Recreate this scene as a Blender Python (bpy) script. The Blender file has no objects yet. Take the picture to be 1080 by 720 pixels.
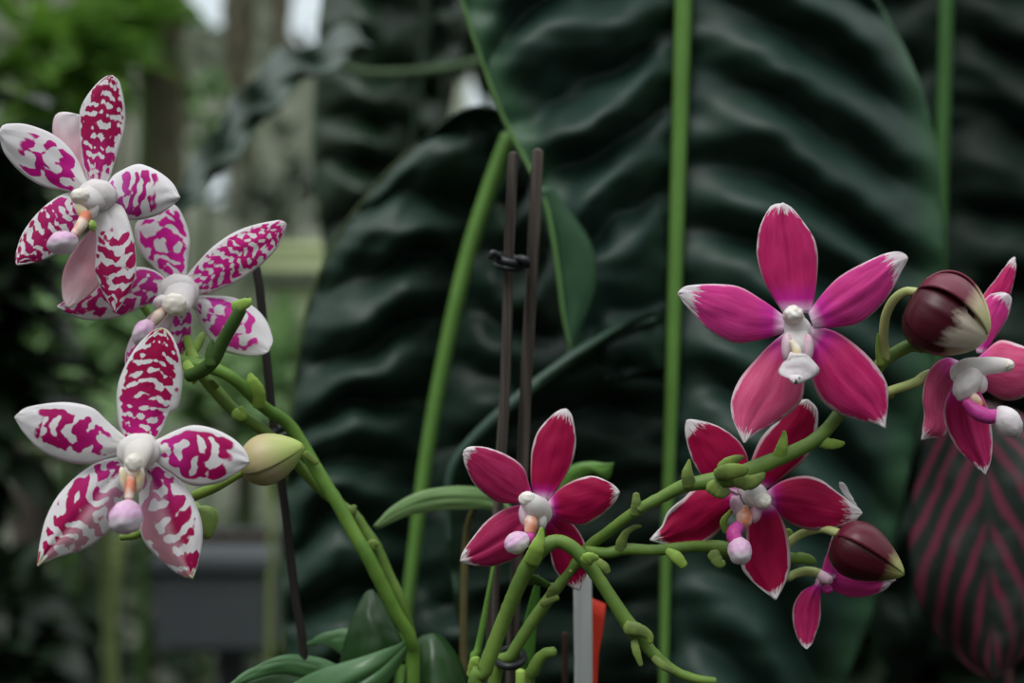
import bpy, bmesh, math, random
from mathutils import Vector, Matrix, noise
R = random.Random(7)
scn = bpy.context.scene
C = scn.collection
# ------------------------------------------------------------------ camera, sky, light, exposure
CZ = 1.15
FOC = 0.402
K = 36.0 / 50.0 / 1080.0            # metres per pixel per metre of distance
cam = bpy.data.cameras.new('camera'); camo = bpy.data.objects.new('camera', cam); C.objects.link(camo)
camo.location = (0, 0, CZ); camo.rotation_euler = (math.pi / 2, 0, 0)
cam.lens = 50; cam.sensor_width = 36; cam.clip_start = 0.01; cam.clip_end = 50
cam.dof.use_dof = True; cam.dof.focus_distance = FOC; cam.dof.aperture_fstop = 7.0
scn.camera = camo
scn.view_settings.view_transform = 'Standard'; scn.view_settings.look = 'None'
scn.view_settings.exposure = 0.38; scn.view_settings.gamma = 1.0; scn.view_settings.use_curve_mapping = False
w = bpy.data.worlds.new('overcast'); scn.world = w; w.use_nodes = True
nt = w.node_tree; nt.nodes.clear()
tc = nt.nodes.new('ShaderNodeTexCoord'); sp = nt.nodes.new('ShaderNodeSeparateXYZ'); rp = nt.nodes.new('ShaderNodeValToRGB')
bg = nt.nodes.new('ShaderNodeBackground'); wo = nt.nodes.new('ShaderNodeOutputWorld')
nt.links.new(tc.outputs['Generated'], sp.inputs[0])
mr = nt.nodes.new('ShaderNodeMapRange'); mr.inputs[1].default_value = -1; mr.inputs[2].default_value = 1
nt.links.new(sp.outputs[2], mr.inputs[0]); nt.links.new(mr.outputs[0], rp.inputs[0])
e = rp.color_ramp.elements
e[0].position = 0.0; e[0].color = (.008, .010, .008, 1)
e[1].position = 1.0; e[1].color = (1.25, 1.3, 1.35, 1)
for p, c in ((.46, (.02, .028, .02, 1)), (.56, (.12, .13, .12, 1)), (.74, (.56, .60, .59, 1))):
    q = e.new(p); q.color = c
bg.inputs[1].default_value = 0.95
nt.links.new(rp.outputs[0], bg.inputs[0]); nt.links.new(bg.outputs[0], wo.inputs[0])
sl = bpy.data.lights.new('sun', 'SUN'); sl.energy = 1.25; sl.angle = math.radians(35); sl.color = (1, .98, .95)
so = bpy.data.objects.new('sun', sl); C.objects.link(so)
so.rotation_euler = Vector((.30, .50, -.95)).to_track_quat('-Z', 'Y').to_euler()

# ------------------------------------------------------------------ helpers
def at(px, py, D):
    return Vector(((px - 540) * D * K, D, CZ - (py - 360) * D * K))

def link(name, me, mat=None, parent=None, smooth=True):
    o = bpy.data.objects.new(name, me); C.objects.link(o)
    if mat: me.materials.append(mat)
    if smooth:
        for p in me.polygons: p.use_smooth = True
    if parent: o.parent = parent; o.matrix_parent_inverse = Matrix.Translation(-wloc(parent))
    return o
def wloc(o):
    v = Vector(o.location)
    # parents in this scene are pure translations; children keep world coordinates through the inverse
    return v if o.parent is None else v + (o.matrix_parent_inverse.translation + wloc(o.parent))
def empty(name, loc, parent=None, label=None):
    o = bpy.data.objects.new(name, None); C.objects.link(o); o.location = loc; o.empty_display_size = .01
    if parent: o.parent = parent; o.matrix_parent_inverse = Matrix.Translation(-wloc(parent))
    if label: o['label'] = label
    return o
def tag(o, label, cat, group=None, kind=None):
    o['label'] = label; o['category'] = cat
    if group: o['group'] = group
    if kind: o['kind'] = kind
    return o
def structure(o):
    o['kind'] = 'structure'; return o

def crom(P, t):
    n = len(P) - 1
    x = min(max(t, 0), 1) * n; i = min(int(x), n - 1); f = x - i
    p1, p2 = P[i], P[i + 1]
    p0 = P[i - 1] if i > 0 else [2 * a - b for a, b in zip(p1, p2)]
    p3 = P[i + 2] if i + 2 <= n else [2 * b - a for a, b in zip(p1, p2)]
    return [0.5 * (2 * b + (c - a) * f + (2 * a - 5 * b + 4 * c - d) * f * f + (3 * b - a - 3 * c + d) * f ** 3) for a, b, c, d in zip(p0, p1, p2, p3)]
def resample(P, n, k=2):
    M = max(60, 12 * len(P)); Q = [crom(P, i / M) for i in range(M + 1)]
    L = [0]
    for a, b in zip(Q, Q[1:]): L.append(L[-1] + math.sqrt(sum((a[j] - b[j]) ** 2 for j in range(k))) + 1e-9)
    out = []; i = 0
    for s in range(n + 1):
        t = L[-1] * s / n
        while i < M - 1 and L[i + 1] < t: i += 1
        f = (t - L[i]) / (L[i + 1] - L[i]); f = min(max(f, 0), 1)
        out.append([a + (b - a) * f for a, b in zip(Q[i], Q[i + 1])])
    return out
def sstep(a, b, x):
    t = min(max((x - a) / (b - a), 0), 1); return t * t * (3 - 2 * t)

def grid_mesh(name, rows, uvs):
    n, m = len(rows), len(rows[0])
    me = bpy.data.meshes.new(name)
    vs = [p for r in rows for p in r]
    fs = [(i * m + j, i * m + j + 1, (i + 1) * m + j + 1, (i + 1) * m + j) for i in range(n - 1) for j in range(m - 1)]
    me.from_pydata(vs, [], fs); uv = me.uv_layers.new(name='UVMap'); fl = [u for r in uvs for u in r]
    for l in me.loops: uv.data[l.index].uv = fl[l.vertex_index]
    me.update(); return me

def sheet(name, L, Rr, D, mat, parent, tip=0.0, bow=0.0, cup=0.0, keel=0.0, twist=0.0, ruff=0.0, n=30, m=16, th=.0006, seed=0, mid=None):
    """a petal or leaf: surface spanned between its two edges, curved in depth, of real thickness"""
    A = resample(L, n); B = resample(Rr, n); rows = []; uvs = []
    for i in range(n + 1):
        u = i / n; r = []; q = []
        for j in range(m + 1):
            v = -1 + 2 * j / m; f = (v + 1) / 2
            x = A[i][0] + (B[i][0] - A[i][0]) * f; y = A[i][1] + (B[i][1] - A[i][1]) * f
            w_ = math.sqrt((A[i][0] - B[i][0]) ** 2 + (A[i][1] - B[i][1]) ** 2) / 60.0
            d = D + tip * u * u + bow * math.sin(math.pi * u) + cup * v * v * min(w_, 1.6) + keel * math.exp(-(v / .16) ** 2) * min(1, 4 * (1 - u)) * min(1, 3 * u + .2) + twist * v * u
            if ruff: d += ruff * noise.noise(Vector((u * 3.1 + seed, v * 1.3, seed * .7))) * abs(v)
            d += .0004 * noise.noise(Vector((u * 5 + seed * 1.7, v * 2.2, seed)))
            r.append(at(x, y, d)); q.append((u, f))
        rows.append(r); uvs.append(q)
    o = link(name, grid_mesh(name, rows, uvs), mat, parent)
    if th:
        s = o.modifiers.new('thickness', 'SOLIDIFY'); s.thickness = th; s.offset = 0
    return o

def tube(name, pts, mat, parent, n=None, seg=14, flat=1.0, cap=True, bump=0.0, seed=0, px=True):
    """pts: (px, py, distance, radius in px); a round, tapering, closed tube"""
    W = []
    for p in pts:
        if px: v = at(p[0], p[1], p[2]); W.append([v.x, v.y, v.z, p[3] * p[2] * K])
        else: W.append(list(p))
    n = n or max(8, 7 * len(pts))
    Q = resample(W, n, 3)
    vs, fs, uv = [], [], []
    up = None
    def ring(c, t, r, u):
        nonlocal up
        if up is None:
            up = Vector((0, -1, 0)); 
            if abs(t.dot(up)) > .9: up = Vector((1, 0, 0))
        up = (up - t * up.dot(t)).normalized(); sd = t.cross(up)
        for k in range(seg):
            a = 2 * math.pi * k / seg
            vs.append(c + (up * math.cos(a) * flat + sd * math.sin(a)) * r); uv.append((u, k / seg))
    P = [Vector(q[:3]) for q in Q]; rr = [max(q[3], 1e-5) for q in Q]
    T = [(P[min(i + 1, n)] - P[max(i - 1, 0)]).normalized() for i in range(n + 1)]
    if cap:
        for a in (.15, .5, .8): ring(P[0] - T[0] * rr[0] * .7 * (1 - a), T[0], rr[0] * math.sin(a * math.pi / 2), 0)
    for i in range(n + 1):
        b = 1 + (bump * noise.noise(Vector((i * .9 + seed, seed, 0))) if bump else 0)
        ring(P[i], T[i], rr[i] * b, i / n)
    if cap:
        for a in (.8, .5, .15): ring(P[n] + T[n] * rr[n] * .7 * (1 - a), T[n], rr[n] * math.sin(a * math.pi / 2), 1)
    k = len(vs) // seg
    for i in range(k - 1):
        for j in range(seg):
            fs.append((i * seg + j, i * seg + (j + 1) % seg, (i + 1) * seg + (j + 1) % seg, (i + 1) * seg + j))
    fs.append(tuple(range(seg))[::-1]); fs.append(tuple(range((k - 1) * seg, k * seg)))
    me = bpy.data.meshes.new(name); me.from_pydata(vs, [], fs)
    ul = me.uv_layers.new(name='UVMap')
    for l in me.loops: ul.data[l.index].uv = uv[l.vertex_index]
    me.update()
    return link(name, me, mat, parent)

def blob(name, cx, cy, D, rx, ry, rz, mat, parent, rot=0.0, bump=.12, freq=2.2, seed=0, pinch=0.0, fuzz=0.0):
    """a rounded lump: rx, ry in px, rz in metres; pinch narrows one end"""
    bm = bmesh.new(); bmesh.ops.create_icosphere(bm, subdivisions=4, radius=1)
    c = at(cx, cy, D); s = D * K
    uvl = bm.loops.layers.uv.new('UVMap'); co = {}
    for v in bm.verts:
        p = v.co.copy(); co[v.index] = p.copy()
        k = 1 + bump * noise.noise(p * freq + Vector((seed, seed * 2, 0))) + fuzz * noise.noise(p * 14 + Vector((seed, 0, 0)))
        k2 = 1 + pinch * p.z
        x, y, z = p.x * rx * s * k * k2, p.y * rz * k, p.z * ry * s * k
        v.co = c + Vector((x * math.cos(rot) - z * math.sin(rot), y, x * math.sin(rot) + z * math.cos(rot)))
    for f in bm.faces:
        for l in f.loops:
            p = co[l.vert.index]; l[uvl].uv = ((p.z + 1) / 2, (p.x + 1) / 2)
    me = bpy.data.meshes.new(name); bm.to_mesh(me); bm.free()
    return link(name, me, mat, parent)

def box(name, lo, hi, mat, parent=None, bevel=.0):
    bm = bmesh.new(); bmesh.ops.create_cube(bm, size=1)
    for v in bm.verts: v.co = Vector([lo[i] + (hi[i] - lo[i]) * (v.co[i] + .5) for i in range(3)])
    if bevel: bmesh.ops.bevel(bm, geom=bm.edges[:], offset=bevel, segments=2, affect='EDGES')
    me = bpy.data.meshes.new(name); bm.to_mesh(me); bm.free()
    return link(name, me, mat, parent, smooth=False)

# ------------------------------------------------------------------ materials
class G:
    def __init__(s, name):
        s.m = bpy.data.materials.new(name); s.m.use_nodes = True; s.t = s.m.node_tree; s.t.nodes.clear()
        s.out = s.t.nodes.new('ShaderNodeOutputMaterial')
        uv = s.t.nodes.new('ShaderNodeTexCoord'); s.uvn = uv.outputs['UV']; s.obj = uv.outputs['Object']
        x = s.t.nodes.new('ShaderNodeSeparateXYZ'); s.t.links.new(s.uvn, x.inputs[0]); s.U, s.V = x.outputs[0], x.outputs[1]
    def put(s, sock, v):
        if isinstance(v, (int, float)): sock.default_value = v
        elif isinstance(v, tuple): sock.default_value = v if len(v) == len(sock.default_value) else (*v, 1)
        else: s.t.links.new(v, sock)
    def math(s, op, a, b=0.0):
        n = s.t.nodes.new('ShaderNodeMath'); n.operation = op; s.put(n.inputs[0], a); s.put(n.inputs[1], b); return n.outputs[0]
    def step(s, x, a, b, lo=0.0, hi=1.0):
        n = s.t.nodes.new('ShaderNodeMapRange'); n.interpolation_type = 'SMOOTHSTEP'
        if a > b: a, b, lo, hi = b, a, hi, lo
        s.put(n.inputs[0], x); n.inputs[1].default_value = a; n.inputs[2].default_value = b; n.inputs[3].default_value = lo; n.inputs[4].default_value = hi
        return n.outputs[0]
    def mix(s, f, a, b):
        n = s.t.nodes.new('ShaderNodeMix'); n.data_type = 'RGBA'; s.put(n.inputs[0], f); s.put(n.inputs[6], a); s.put(n.inputs[7], b); return n.outputs[2]
    def vec(s, x, y, z=0.0):
        n = s.t.nodes.new('ShaderNodeCombineXYZ'); s.put(n.inputs[0], x); s.put(n.inputs[1], y); s.put(n.inputs[2], z); return n.outputs[0]
    def noise(s, vec, scale=1.0, detail=2.0, rough=.5, dist=0.0):
        n = s.t.nodes.new('ShaderNodeTexNoise'); s.put(n.inputs['Vector'], vec); n.inputs['Scale'].default_value = scale
        n.inputs['Detail'].default_value = detail; n.inputs['Roughness'].default_value = rough; n.inputs['Distortion'].default_value = dist
        return n.outputs[0]
    def edge(s):            # 1 on the midline, 0 on either edge
        return s.math('SUBTRACT', 1.0, s.math('ABSOLUTE', s.math('SUBTRACT', s.math('MULTIPLY', s.V, 2.0), 1.0)))
    def surf(s, col, rough=.5, spec=.3, transl=0.0, bump=None, bstr=.2, coat=0.0, sheen=0.0, tcol=None):
        b = s.t.nodes.new('ShaderNodeBsdfPrincipled'); s.put(b.inputs['Base Color'], col); s.put(b.inputs['Roughness'], rough)
        b.inputs['Specular IOR Level'].default_value = spec; b.inputs['Coat Weight'].default_value = coat; b.inputs['Sheen Weight'].default_value = sheen
        if bump is not None:
            n = s.t.nodes.new('ShaderNodeBump'); n.inputs['Strength'].default_value = bstr; n.inputs['Distance'].default_value = .001
            s.put(n.inputs['Height'], bump); s.t.links.new(n.outputs[0], b.inputs['Normal'])
        o = b.outputs[0]
        if transl:
            tr = s.t.nodes.new('ShaderNodeBsdfTranslucent'); s.put(tr.inputs[0], tcol if tcol is not None else col)
            mx = s.t.nodes.new('ShaderNodeMixShader'); mx.inputs[0].default_value = transl
            s.t.links.new(o, mx.inputs[1]); s.t.links.new(tr.outputs[0], mx.inputs[2]); o = mx.outputs[0]
        s.t.links.new(o, s.out.inputs[0]); return s.m

WHITE = (.80, .77, .80)
def pink_petal(name, dark, light, tip0=.90, seed=0, margin=.07, base=(.62, .02, .42), streak=.35, b1=.32):
    g = G(name); e_ = g.edge()
    jag = g.noise(g.vec(g.math('MULTIPLY', g.U, 10.0), g.math('MULTIPLY', g.V, 17.0), float(seed)), 1.0, 2.0)
    jit = g.math('MULTIPLY', g.math('SUBTRACT', jag, .5), .34)
    st = g.noise(g.vec(g.math('MULTIPLY', g.U, 3.0), g.math('MULTIPLY', g.V, 9.0), float(seed) + 3), 1.0, 4.0, .6)
    col = g.mix(g.step(st, .20, .80), dark, light)
    ml = g.math('MULTIPLY', g.step(e_, .86, 1.0), g.step(g.U, .15, .5))
    col = g.mix(g.math('MULTIPLY', ml, streak), col, tuple(c * .6 for c in dark))
    col = g.mix(g.step(g.U, b1, .02, 0, .85), col, base)
    col = g.mix(g.step(g.U, .13, .0, 0, .9), col, (.82, .66, .80))
    ee = g.math('ADD', e_, g.math('MULTIPLY', jit, g.step(g.U, .3, .8)))
    m1 = g.math('MULTIPLY', g.step(ee, margin + .03, margin - .04), g.step(g.U, .10, .75, .10, .9))
    m2 = g.step(g.math('ADD', g.math('ADD', g.U, g.math('MULTIPLY', g.math('SUBTRACT', 1.0, e_), .05)), jit), tip0, tip0 + .06)
    col = g.mix(g.math('MULTIPLY', g.math('MAXIMUM', m1, m2), .93), col, WHITE)
    return g.surf(col, .55, .14, .16, bump=st, bstr=.2, sheen=0.0)

def spot_petal(name, seed=0, u0=.10, u1=.95, thr=.47, mg=.16, su=11.0, sv=3.2, near=(.62, .02, .33), far=(.40, .006, .10), ground=WHITE, fade=0.0, tipc=None):
    """ragged cross bars that run into each other, on white"""
    g = G(name); e_ = g.edge(); sd = seed * 3.7
    wob = g.noise(g.vec(g.math('MULTIPLY', g.U, 3.0), g.math('MULTIPLY', g.V, 2.4), sd + .5), 1.0, 1.5)
    ph = g.math('ADD', g.math('ADD', g.math('MULTIPLY', g.U, su * .82), g.math('MULTIPLY', wob, 2.6)), g.math('MULTIPLY', e_, -.55))
    bars = g.math('ADD', g.math('MULTIPLY', g.math('SINE', g.math('MULTIPLY', ph, 6.283)), .5), .5)
    n2 = g.noise(g.vec(g.math('MULTIPLY', g.U, su * .95), g.math('MULTIPLY', g.V, sv * 1.9), sd + 7), 1.0, 1.0)
    n2 = g.step(n2, .28, .72)
    n3 = g.noise(g.vec(g.math('MULTIPLY', g.U, su * 3.6), g.math('MULTIPLY', g.V, sv * 6.0), sd + 2), 1.0, 1.0)
    f = g.math('ADD', g.math('ADD', g.math('MULTIPLY', bars, .45), g.math('MULTIPLY', n2, .55)), g.math('MULTIPLY', g.math('SUBTRACT', n3, .5), .30))
    jj = g.math('SUBTRACT', n2, .5)
    ee = g.math('ADD', e_, g.math('MULTIPLY', jj, .24))
    m = g.step(f, thr - .05, thr + .05)
    m = g.math('MULTIPLY', m, g.step(ee, mg - .03, mg + .03))
    m = g.math('MULTIPLY', m, g.step(g.math('ADD', g.U, g.math('MULTIPLY', jj, .10)), u0, u0 + .04))
    m = g.math('MULTIPLY', m, g.step(g.math('ADD', g.U, g.math('MULTIPLY', jj, -.10)), u1 + .03, u1 - .01))
    if fade:
        lo, hi = (1.0, 1 - abs(fade)) if fade > 0 else (1 - abs(fade), 1.0)
        m = g.math('MULTIPLY', m, g.step(g.math('ADD', g.V, g.math('MULTIPLY', jj, .12)), .42, .66, lo, hi))
    sc = g.mix(g.step(g.U, .08, .55), near, far)
    gr = g.mix(g.step(g.U, .30, .0, 0, .5), ground, (.83, .82, .76))
    if tipc: gr = g.mix(g.step(g.U, .86, 1.0), gr, tipc)
    col = g.mix(m, gr, sc)
    return g.surf(col, .55, .14, .16, bump=n2, bstr=.10, sheen=0.0)

def plain(name, a, b=None, scale=60, rough=.5, spec=.3, transl=0.0, bstr=.25, stretch=(1, 1, 1), detail=3, coat=0.0):
    g = G(name); mp = g.t.nodes.new('ShaderNodeMapping'); mp.inputs['Scale'].default_value = stretch; g.t.links.new(g.obj, mp.inputs[0])
    f = g.noise(mp.outputs[0], scale, detail, .6)
    return g.surf(g.mix(g.step(f, .3, .7), a, b or tuple(c * .7 for c in a)), rough, spec, transl, bump=f, bstr=bstr, coat=coat)

def u_ramp(name, stops, rough=.45, spec=.3, jag=.15, transl=.1, seed=0, su=4.0, sv=14.0, coat=0.0):
    """colour along the part's own length, broken up by fine streaks"""
    g = G(name); f = g.noise(g.vec(g.math('MULTIPLY', g.U, su), g.math('MULTIPLY', g.V, sv), float(seed)), 1.0, 3.0, .6)
    x = g.math('ADD', g.U, g.math('MULTIPLY', g.math('SUBTRACT', f, .5), jag))
    r = g.t.nodes.new('ShaderNodeValToRGB'); el = r.color_ramp.elements
    el[0].position, el[0].color = stops[0][0], (*stops[0][1], 1); el[1].position, el[1].color = stops[-1][0], (*stops[-1][1], 1)
    for p, c in stops[1:-1]:
        q = el.new(p); q.color = (*c, 1)
    g.put(r.inputs[0], x)
    return g.surf(r.outputs[0], rough, spec, transl, bump=f, bstr=.15, coat=coat)

M = {}
M['stem'] = plain('stem_green', (.155, .255, .045), (.10, .185, .035), 90, .5, .35)
M['stem_left'] = plain('stem_fresh_green', (.16, .30, .05), (.10, .22, .035), 80, .45, .35)
M['stem_dark'] = plain('stem_deep_and_shaded_green', (.055, .125, .02), (.04, .09, .02), 80, .5, .3)  # deep green of some stems; also carries the backlit peg's shade
M['pedicel'] = plain('pedicel_pale', (.58, .62, .27), (.45, .54, .18), 70, .45, .3, .1)
M['bract'] = plain('bract_olive', (.20, .29, .06), (.12, .17, .05), 150, .6, .25)
M['bract_light'] = plain('bract_light', (.30, .46, .09), (.22, .36, .06), 120, .5, .25)
M['white'] = plain('column_white', (.88, .86, .85), (.86, .80, .82), 120, .5, .2, .3, .1)
M['cap'] = plain('cap_cream', (.82, .78, .66), (.84, .80, .76), 200, .4, .35, .1)
M['lip'] = u_ramp('lip_white', [(0, (.84, .80, .82)), (.45, (.80, .70, .80)), (.75, (.74, .42, .68)), (1, (.78, .55, .70))], .55, .25, .7, .15, 3, 6, 6)
M['lip_white'] = plain('lip_brush_white', (.85, .83, .84), (.80, .72, .78), 260, .6, .2, .15)
M['lip_mag'] = plain('lip_magenta', (.50, .03, .25), (.62, .08, .38), 160, .4, .35, .1)
M['throat'] = plain('throat_orange', (.82, .70, .60), (.70, .22, .12), 260, .4, .35, .1, detail=1)
M['throat_pale'] = plain('throat_yellow', (.86, .82, .72), (.84, .66, .36), 230, .4, .35, .1, detail=1)
M['lobe'] = plain('side_lobe_pink', (.82, .68, .74), (.74, .40, .56), 140, .4, .35, .15)

def big_leaf_mat(name, base, rim, rim_w=.08, gl=.42, spec=.4):
    g = G(name)                                        # V: 0 at the midrib, 1 at the margin
    f = g.noise(g.vec(g.math('MULTIPLY', g.U, 40.0), g.math('MULTIPLY', g.V, 5.0)), 1.0, 3.0)
    f2 = g.noise(g.obj, 26.0, 3.0)
    col = g.mix(g.step(f, .3, .7), base, tuple(c * .75 for c in base))
    col = g.mix(g.step(f2, .45, .75, 0, .4), col, tuple(c * 1.4 for c in base))
    col = g.mix(g.step(g.V, 1 - rim_w * 2.2, 1.0, 0, 1), col, rim)
    return g.surf(col, gl, spec, .06, bump=f, bstr=.15, tcol=(.05, .16, .03))
M['leaf'] = big_leaf_mat('leaf_deep_green', (.018, .047, .035), (.042, .115, .055), .08, .50, .36)
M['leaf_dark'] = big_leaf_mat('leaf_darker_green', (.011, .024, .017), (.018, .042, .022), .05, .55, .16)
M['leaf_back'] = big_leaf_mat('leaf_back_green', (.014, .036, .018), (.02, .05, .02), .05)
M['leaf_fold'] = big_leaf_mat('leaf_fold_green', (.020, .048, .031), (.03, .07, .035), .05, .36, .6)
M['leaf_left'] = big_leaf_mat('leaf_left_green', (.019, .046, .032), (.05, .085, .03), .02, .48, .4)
M['midrib'] = plain('midrib_green', (.16, .34, .075), (.13, .28, .06), 40, .45, .3, .1)
M['midrib_dim'] = plain('midrib_dim_green', (.06, .17, .045), (.05, .13, .035), 40, .45, .3)
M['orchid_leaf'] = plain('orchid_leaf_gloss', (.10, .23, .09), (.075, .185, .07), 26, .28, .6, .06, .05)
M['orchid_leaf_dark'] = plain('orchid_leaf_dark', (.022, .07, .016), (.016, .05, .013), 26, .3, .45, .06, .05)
M['stake'] = plain('stake_wood', (.014, .010, .009), (.13, .11, .095), 260, .8, .15, 0, .6, (1.2, 1.2, .04))
M['stake_black'] = plain('stake_black', (.012, .010, .010), (.030, .024, .024), 100, .6, .3, 0, .4, (1, 1, .15))
M['clip'] = plain('clip_black', (.008, .009, .012), (.016, .018, .022), 120, .4, .4)
M['label_white'] = plain('label_white', (.50, .53, .53), (.38, .41, .41), 150, .5, .3, 0, .5, (3, 1, .01))
M['tag_red'] = plain('tag_red', (.75, .055, .025), (.62, .04, .02), 40, .5, .3)

# ------------------------------------------------------------------ the setting: greenhouse floor, back wall, bark bed
M['floor'] = plain('floor_concrete', (.05, .055, .05), (.03, .035, .03), 6, .8, .2)
M['wall'] = plain('wall_glazing_daylight', (.42, .45, .36), (.13, .16, .10), 2.0, .8, .1)  # pale glazing; the bright outside behind it is put into the colour
M['bark'] = plain('bark_mulch', (.03, .02, .013), (.012, .009, .006), 70, .9, .1, 0, 1.0)
structure(box('floor', (-4, -1.5, -.06), (4, 4.6, 0), M['floor']))
structure(box('wall_back', (-4, 4.5, 0), (4, 4.62, 2.9), M['wall']))
gb = structure(box('ground', (-.45, .28, .88), (.55, .80, .958), M['bark'], None, .01))
for nm, x0, x1, y0, y1 in (('trim_1', -.45, -.42, .28, .80), ('trim_2', .52, .55, .28, .80)):
    structure(box(nm, (x0, y0, 0), (x1, y1, .88), M['stake'], None, .004))

# ------------------------------------------------------------------ large pleated leaves
def half_blade(rows, uvs, mid, mar, D, Dm, nv, ph, amp, n=150, m=44, vc=.35, drop=0.0, seed=0, flip=False, belly=0.0):
    """between the midrib and one margin; lines of constant u follow the side veins, and the blade is pleated along them"""
    A = resample(mid, n); B = resample(mar, n)
    for i in range(n + 1):
        u = i / n; r = []; q = []
        a, b = A[i], B[i]; c = (a[0] + (b[0] - a[0]) * .55, a[1] + (b[1] - a[1]) * vc - drop)
        for j in range(m + 1):
            s = j / m
            x = (1 - s) ** 2 * a[0] + 2 * s * (1 - s) * c[0] + s * s * b[0]
            y = (1 - s) ** 2 * a[1] + 2 * s * (1 - s) * c[1] + s * s * b[1]
            d = D + (Dm - D) * s * s - belly * math.sin(math.pi * s)
            wv = u * nv + ph + .55 * noise.noise(Vector((u * 3.3 + seed, s * 1.5, seed))) + .22 * noise.noise(Vector((u * 9 + seed, s * 3.5, 3.1)))
            f = .5 + .5 * math.sin(2 * math.pi * wv)
            f = f ** .75
            k = amp * (.25 + .95 * sstep(0, .35, s)) * (1 - .75 * sstep(.72, 1.0, s)) * (.75 + .5 * noise.noise(Vector((u * 6, s * 2, seed + 9))))
            d -= k * (f - .5) * 2
            d += amp * .35 * noise.noise(Vector((x * .02, y * .05, seed)))
            r.append(at(x, y, d)); q.append((u, s))
        rows.append(r); uvs.append(q)
def pleated(name, parent, mat, **kw):
    rows, uvs = [], []
    half_blade(rows, uvs, **kw)
    o = link(name, grid_mesh(name, rows, uvs), mat, parent)
    s = o.modifiers.new('thickness', 'SOLIDIFY'); s.thickness = .0012; s.offset = 0
    return o

LF = 'large pleated leaves behind the orchids'
# the central leaf
D0 = .58
cl = tag(empty('pleated_leaf', at(720, -100, D0)), 'huge dark green pleated leaf with bright vertical midrib, hanging behind the magenta orchid', 'leaf', LF)
midc = [(729, -420, 0), (724, -150, 0), (721, 0, 0), (716, 160, 0), (711, 330, 0), (706, 480, 0), (702, 600, 0), (700, 720, 0), (698, 800, 0)]
rb = pleated('blade', cl, M['leaf'], mid=[(725, -260), (724, -150), (721, 0), (716, 160), (711, 330), (706, 480), (702, 600), (700, 720), (698, 790)], mar=[(885, -70), (925, 0), (962, 70), (984, 140), (993, 220), (994, 300), (985, 380), (968, 450), (952, 530), (930, 620), (895, 710), (860, 800), (820, 930)],
             D=D0, Dm=D0 + .015, nv=11.8, ph=.15, amp=.0085, seed=1.3, vc=.12, belly=.012)
lb = pleated('blade', cl, M['leaf'], mid=[(725, -280), (724, -150), (721, 0), (716, 160), (711, 330), (709, 390)], mar=[(475, -70), (487, 5), (505, 60), (530, 125), (552, 166), (573, 205), (586, 260), (592, 320), (602, 368), (640, 400)],
             D=D0, Dm=D0 - .02, nv=7.2, ph=.4, amp=.0085, seed=4.4, vc=.10, belly=.01)
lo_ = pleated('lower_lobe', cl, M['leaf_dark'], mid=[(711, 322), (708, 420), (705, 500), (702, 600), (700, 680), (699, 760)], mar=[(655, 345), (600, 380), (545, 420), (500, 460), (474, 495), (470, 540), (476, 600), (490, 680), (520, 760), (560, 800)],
              D=D0, Dm=D0 - .045, nv=6.2, ph=.1, amp=.0075, seed=7.1, vc=.25, belly=.0)
tube('lobe_edge', [(690, 337, D0 - .012, 2.5), (655, 347, D0 - .024, 4.5), (620, 366, D0 - .038, 6), (580, 394, D0 - .044, 6.5), (542, 424, D0 - .047, 6.5), (505, 457, D0 - .047, 6), (480, 487, D0 - .047, 5), (472, 520, D0 - .047, 4), (474, 570, D0 - .047, 2.5)], plain('lobe_rim', (.035, .075, .055), (.028, .06, .045), 40, .5, .35), cl, seg=10)
fl = sheet('margin_fold', [(566, 200), (580, 250), (590, 310), (601, 366)], [(580, 196), (622, 255), (628, 300), (612, 345), (601, 366)], D0 - .03, plain('fold_green', (.035, .10, .045), (.028, .08, .04), 30, .45, .35, .1), cl, cup=.004, th=.001)
fe = tube('margin_edge', [(484, -10, D0 - .022, 2.2), (505, 55, D0 - .023, 2.2), (530, 122, D0 - .024, 2.4), (556, 172, D0 - .026, 2.4), (576, 215, D0 - .030, 2.2), (588, 280, D0 - .031, 2.0), (594, 330, D0 - .031, 1.8), (602, 366, D0 - .031, 1.2)], plain('rim_green', (.13, .27, .085), None, 40), cl, seg=8)
tube('midrib', [(p[0], p[1], D0 - .006, 11.5 - i * .95) for i, p in enumerate(midc)], M['midrib'], cl, n=60)
tube('petiole', [(729, -420, D0 - .004, 12), (731, -520, D0 + .03, 12), (735, -560, D0 + .10, 12)], M['midrib'], cl)

# left leaf
D1 = .64
ll = tag(empty('pleated_leaf', at(540, 130, D1)), 'dark pleated leaf with slanting pale midrib, left of the two brown stakes', 'leaf', LF)
m1 = [(540, 120), (536, 148), (516, 205), (492, 280), (468, 380), (450, 480), (437, 580), (428, 660), (422, 760)]
pleated('blade', ll, M['leaf_left'], mid=m1, mar=[(450, 148), (425, 168), (385, 212), (352, 258), (332, 305), (318, 355), (309, 420), (302, 500), (297, 590), (302, 690), (330, 780)],
        D=D1, Dm=D1 - .01, nv=9.2, ph=.2, amp=.0105, seed=2.2, vc=.05, drop=26, belly=.02)
pleated('blade', ll, M['leaf_left'], mid=m1, mar=[(556, 110), (575, 160), (590, 230), (598, 330), (600, 430), (596, 520), (580, 610), (550, 700), (500, 790)],
        D=D1, Dm=D1 + .01, nv=9.2, ph=.5, amp=.007, seed=5.2, vc=.2, belly=.012)
tube('midrib', [(x, y, D1 - .030, r) for (x, y), r in zip([(537, 145), (516, 200), (492, 275), (468, 380), (450, 480), (437, 580), (428, 660), (422, 760)], (9.5, 9, 8.5, 8, 7.5, 7, 6.5, 6))], M['midrib'], ll, n=50)
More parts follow.
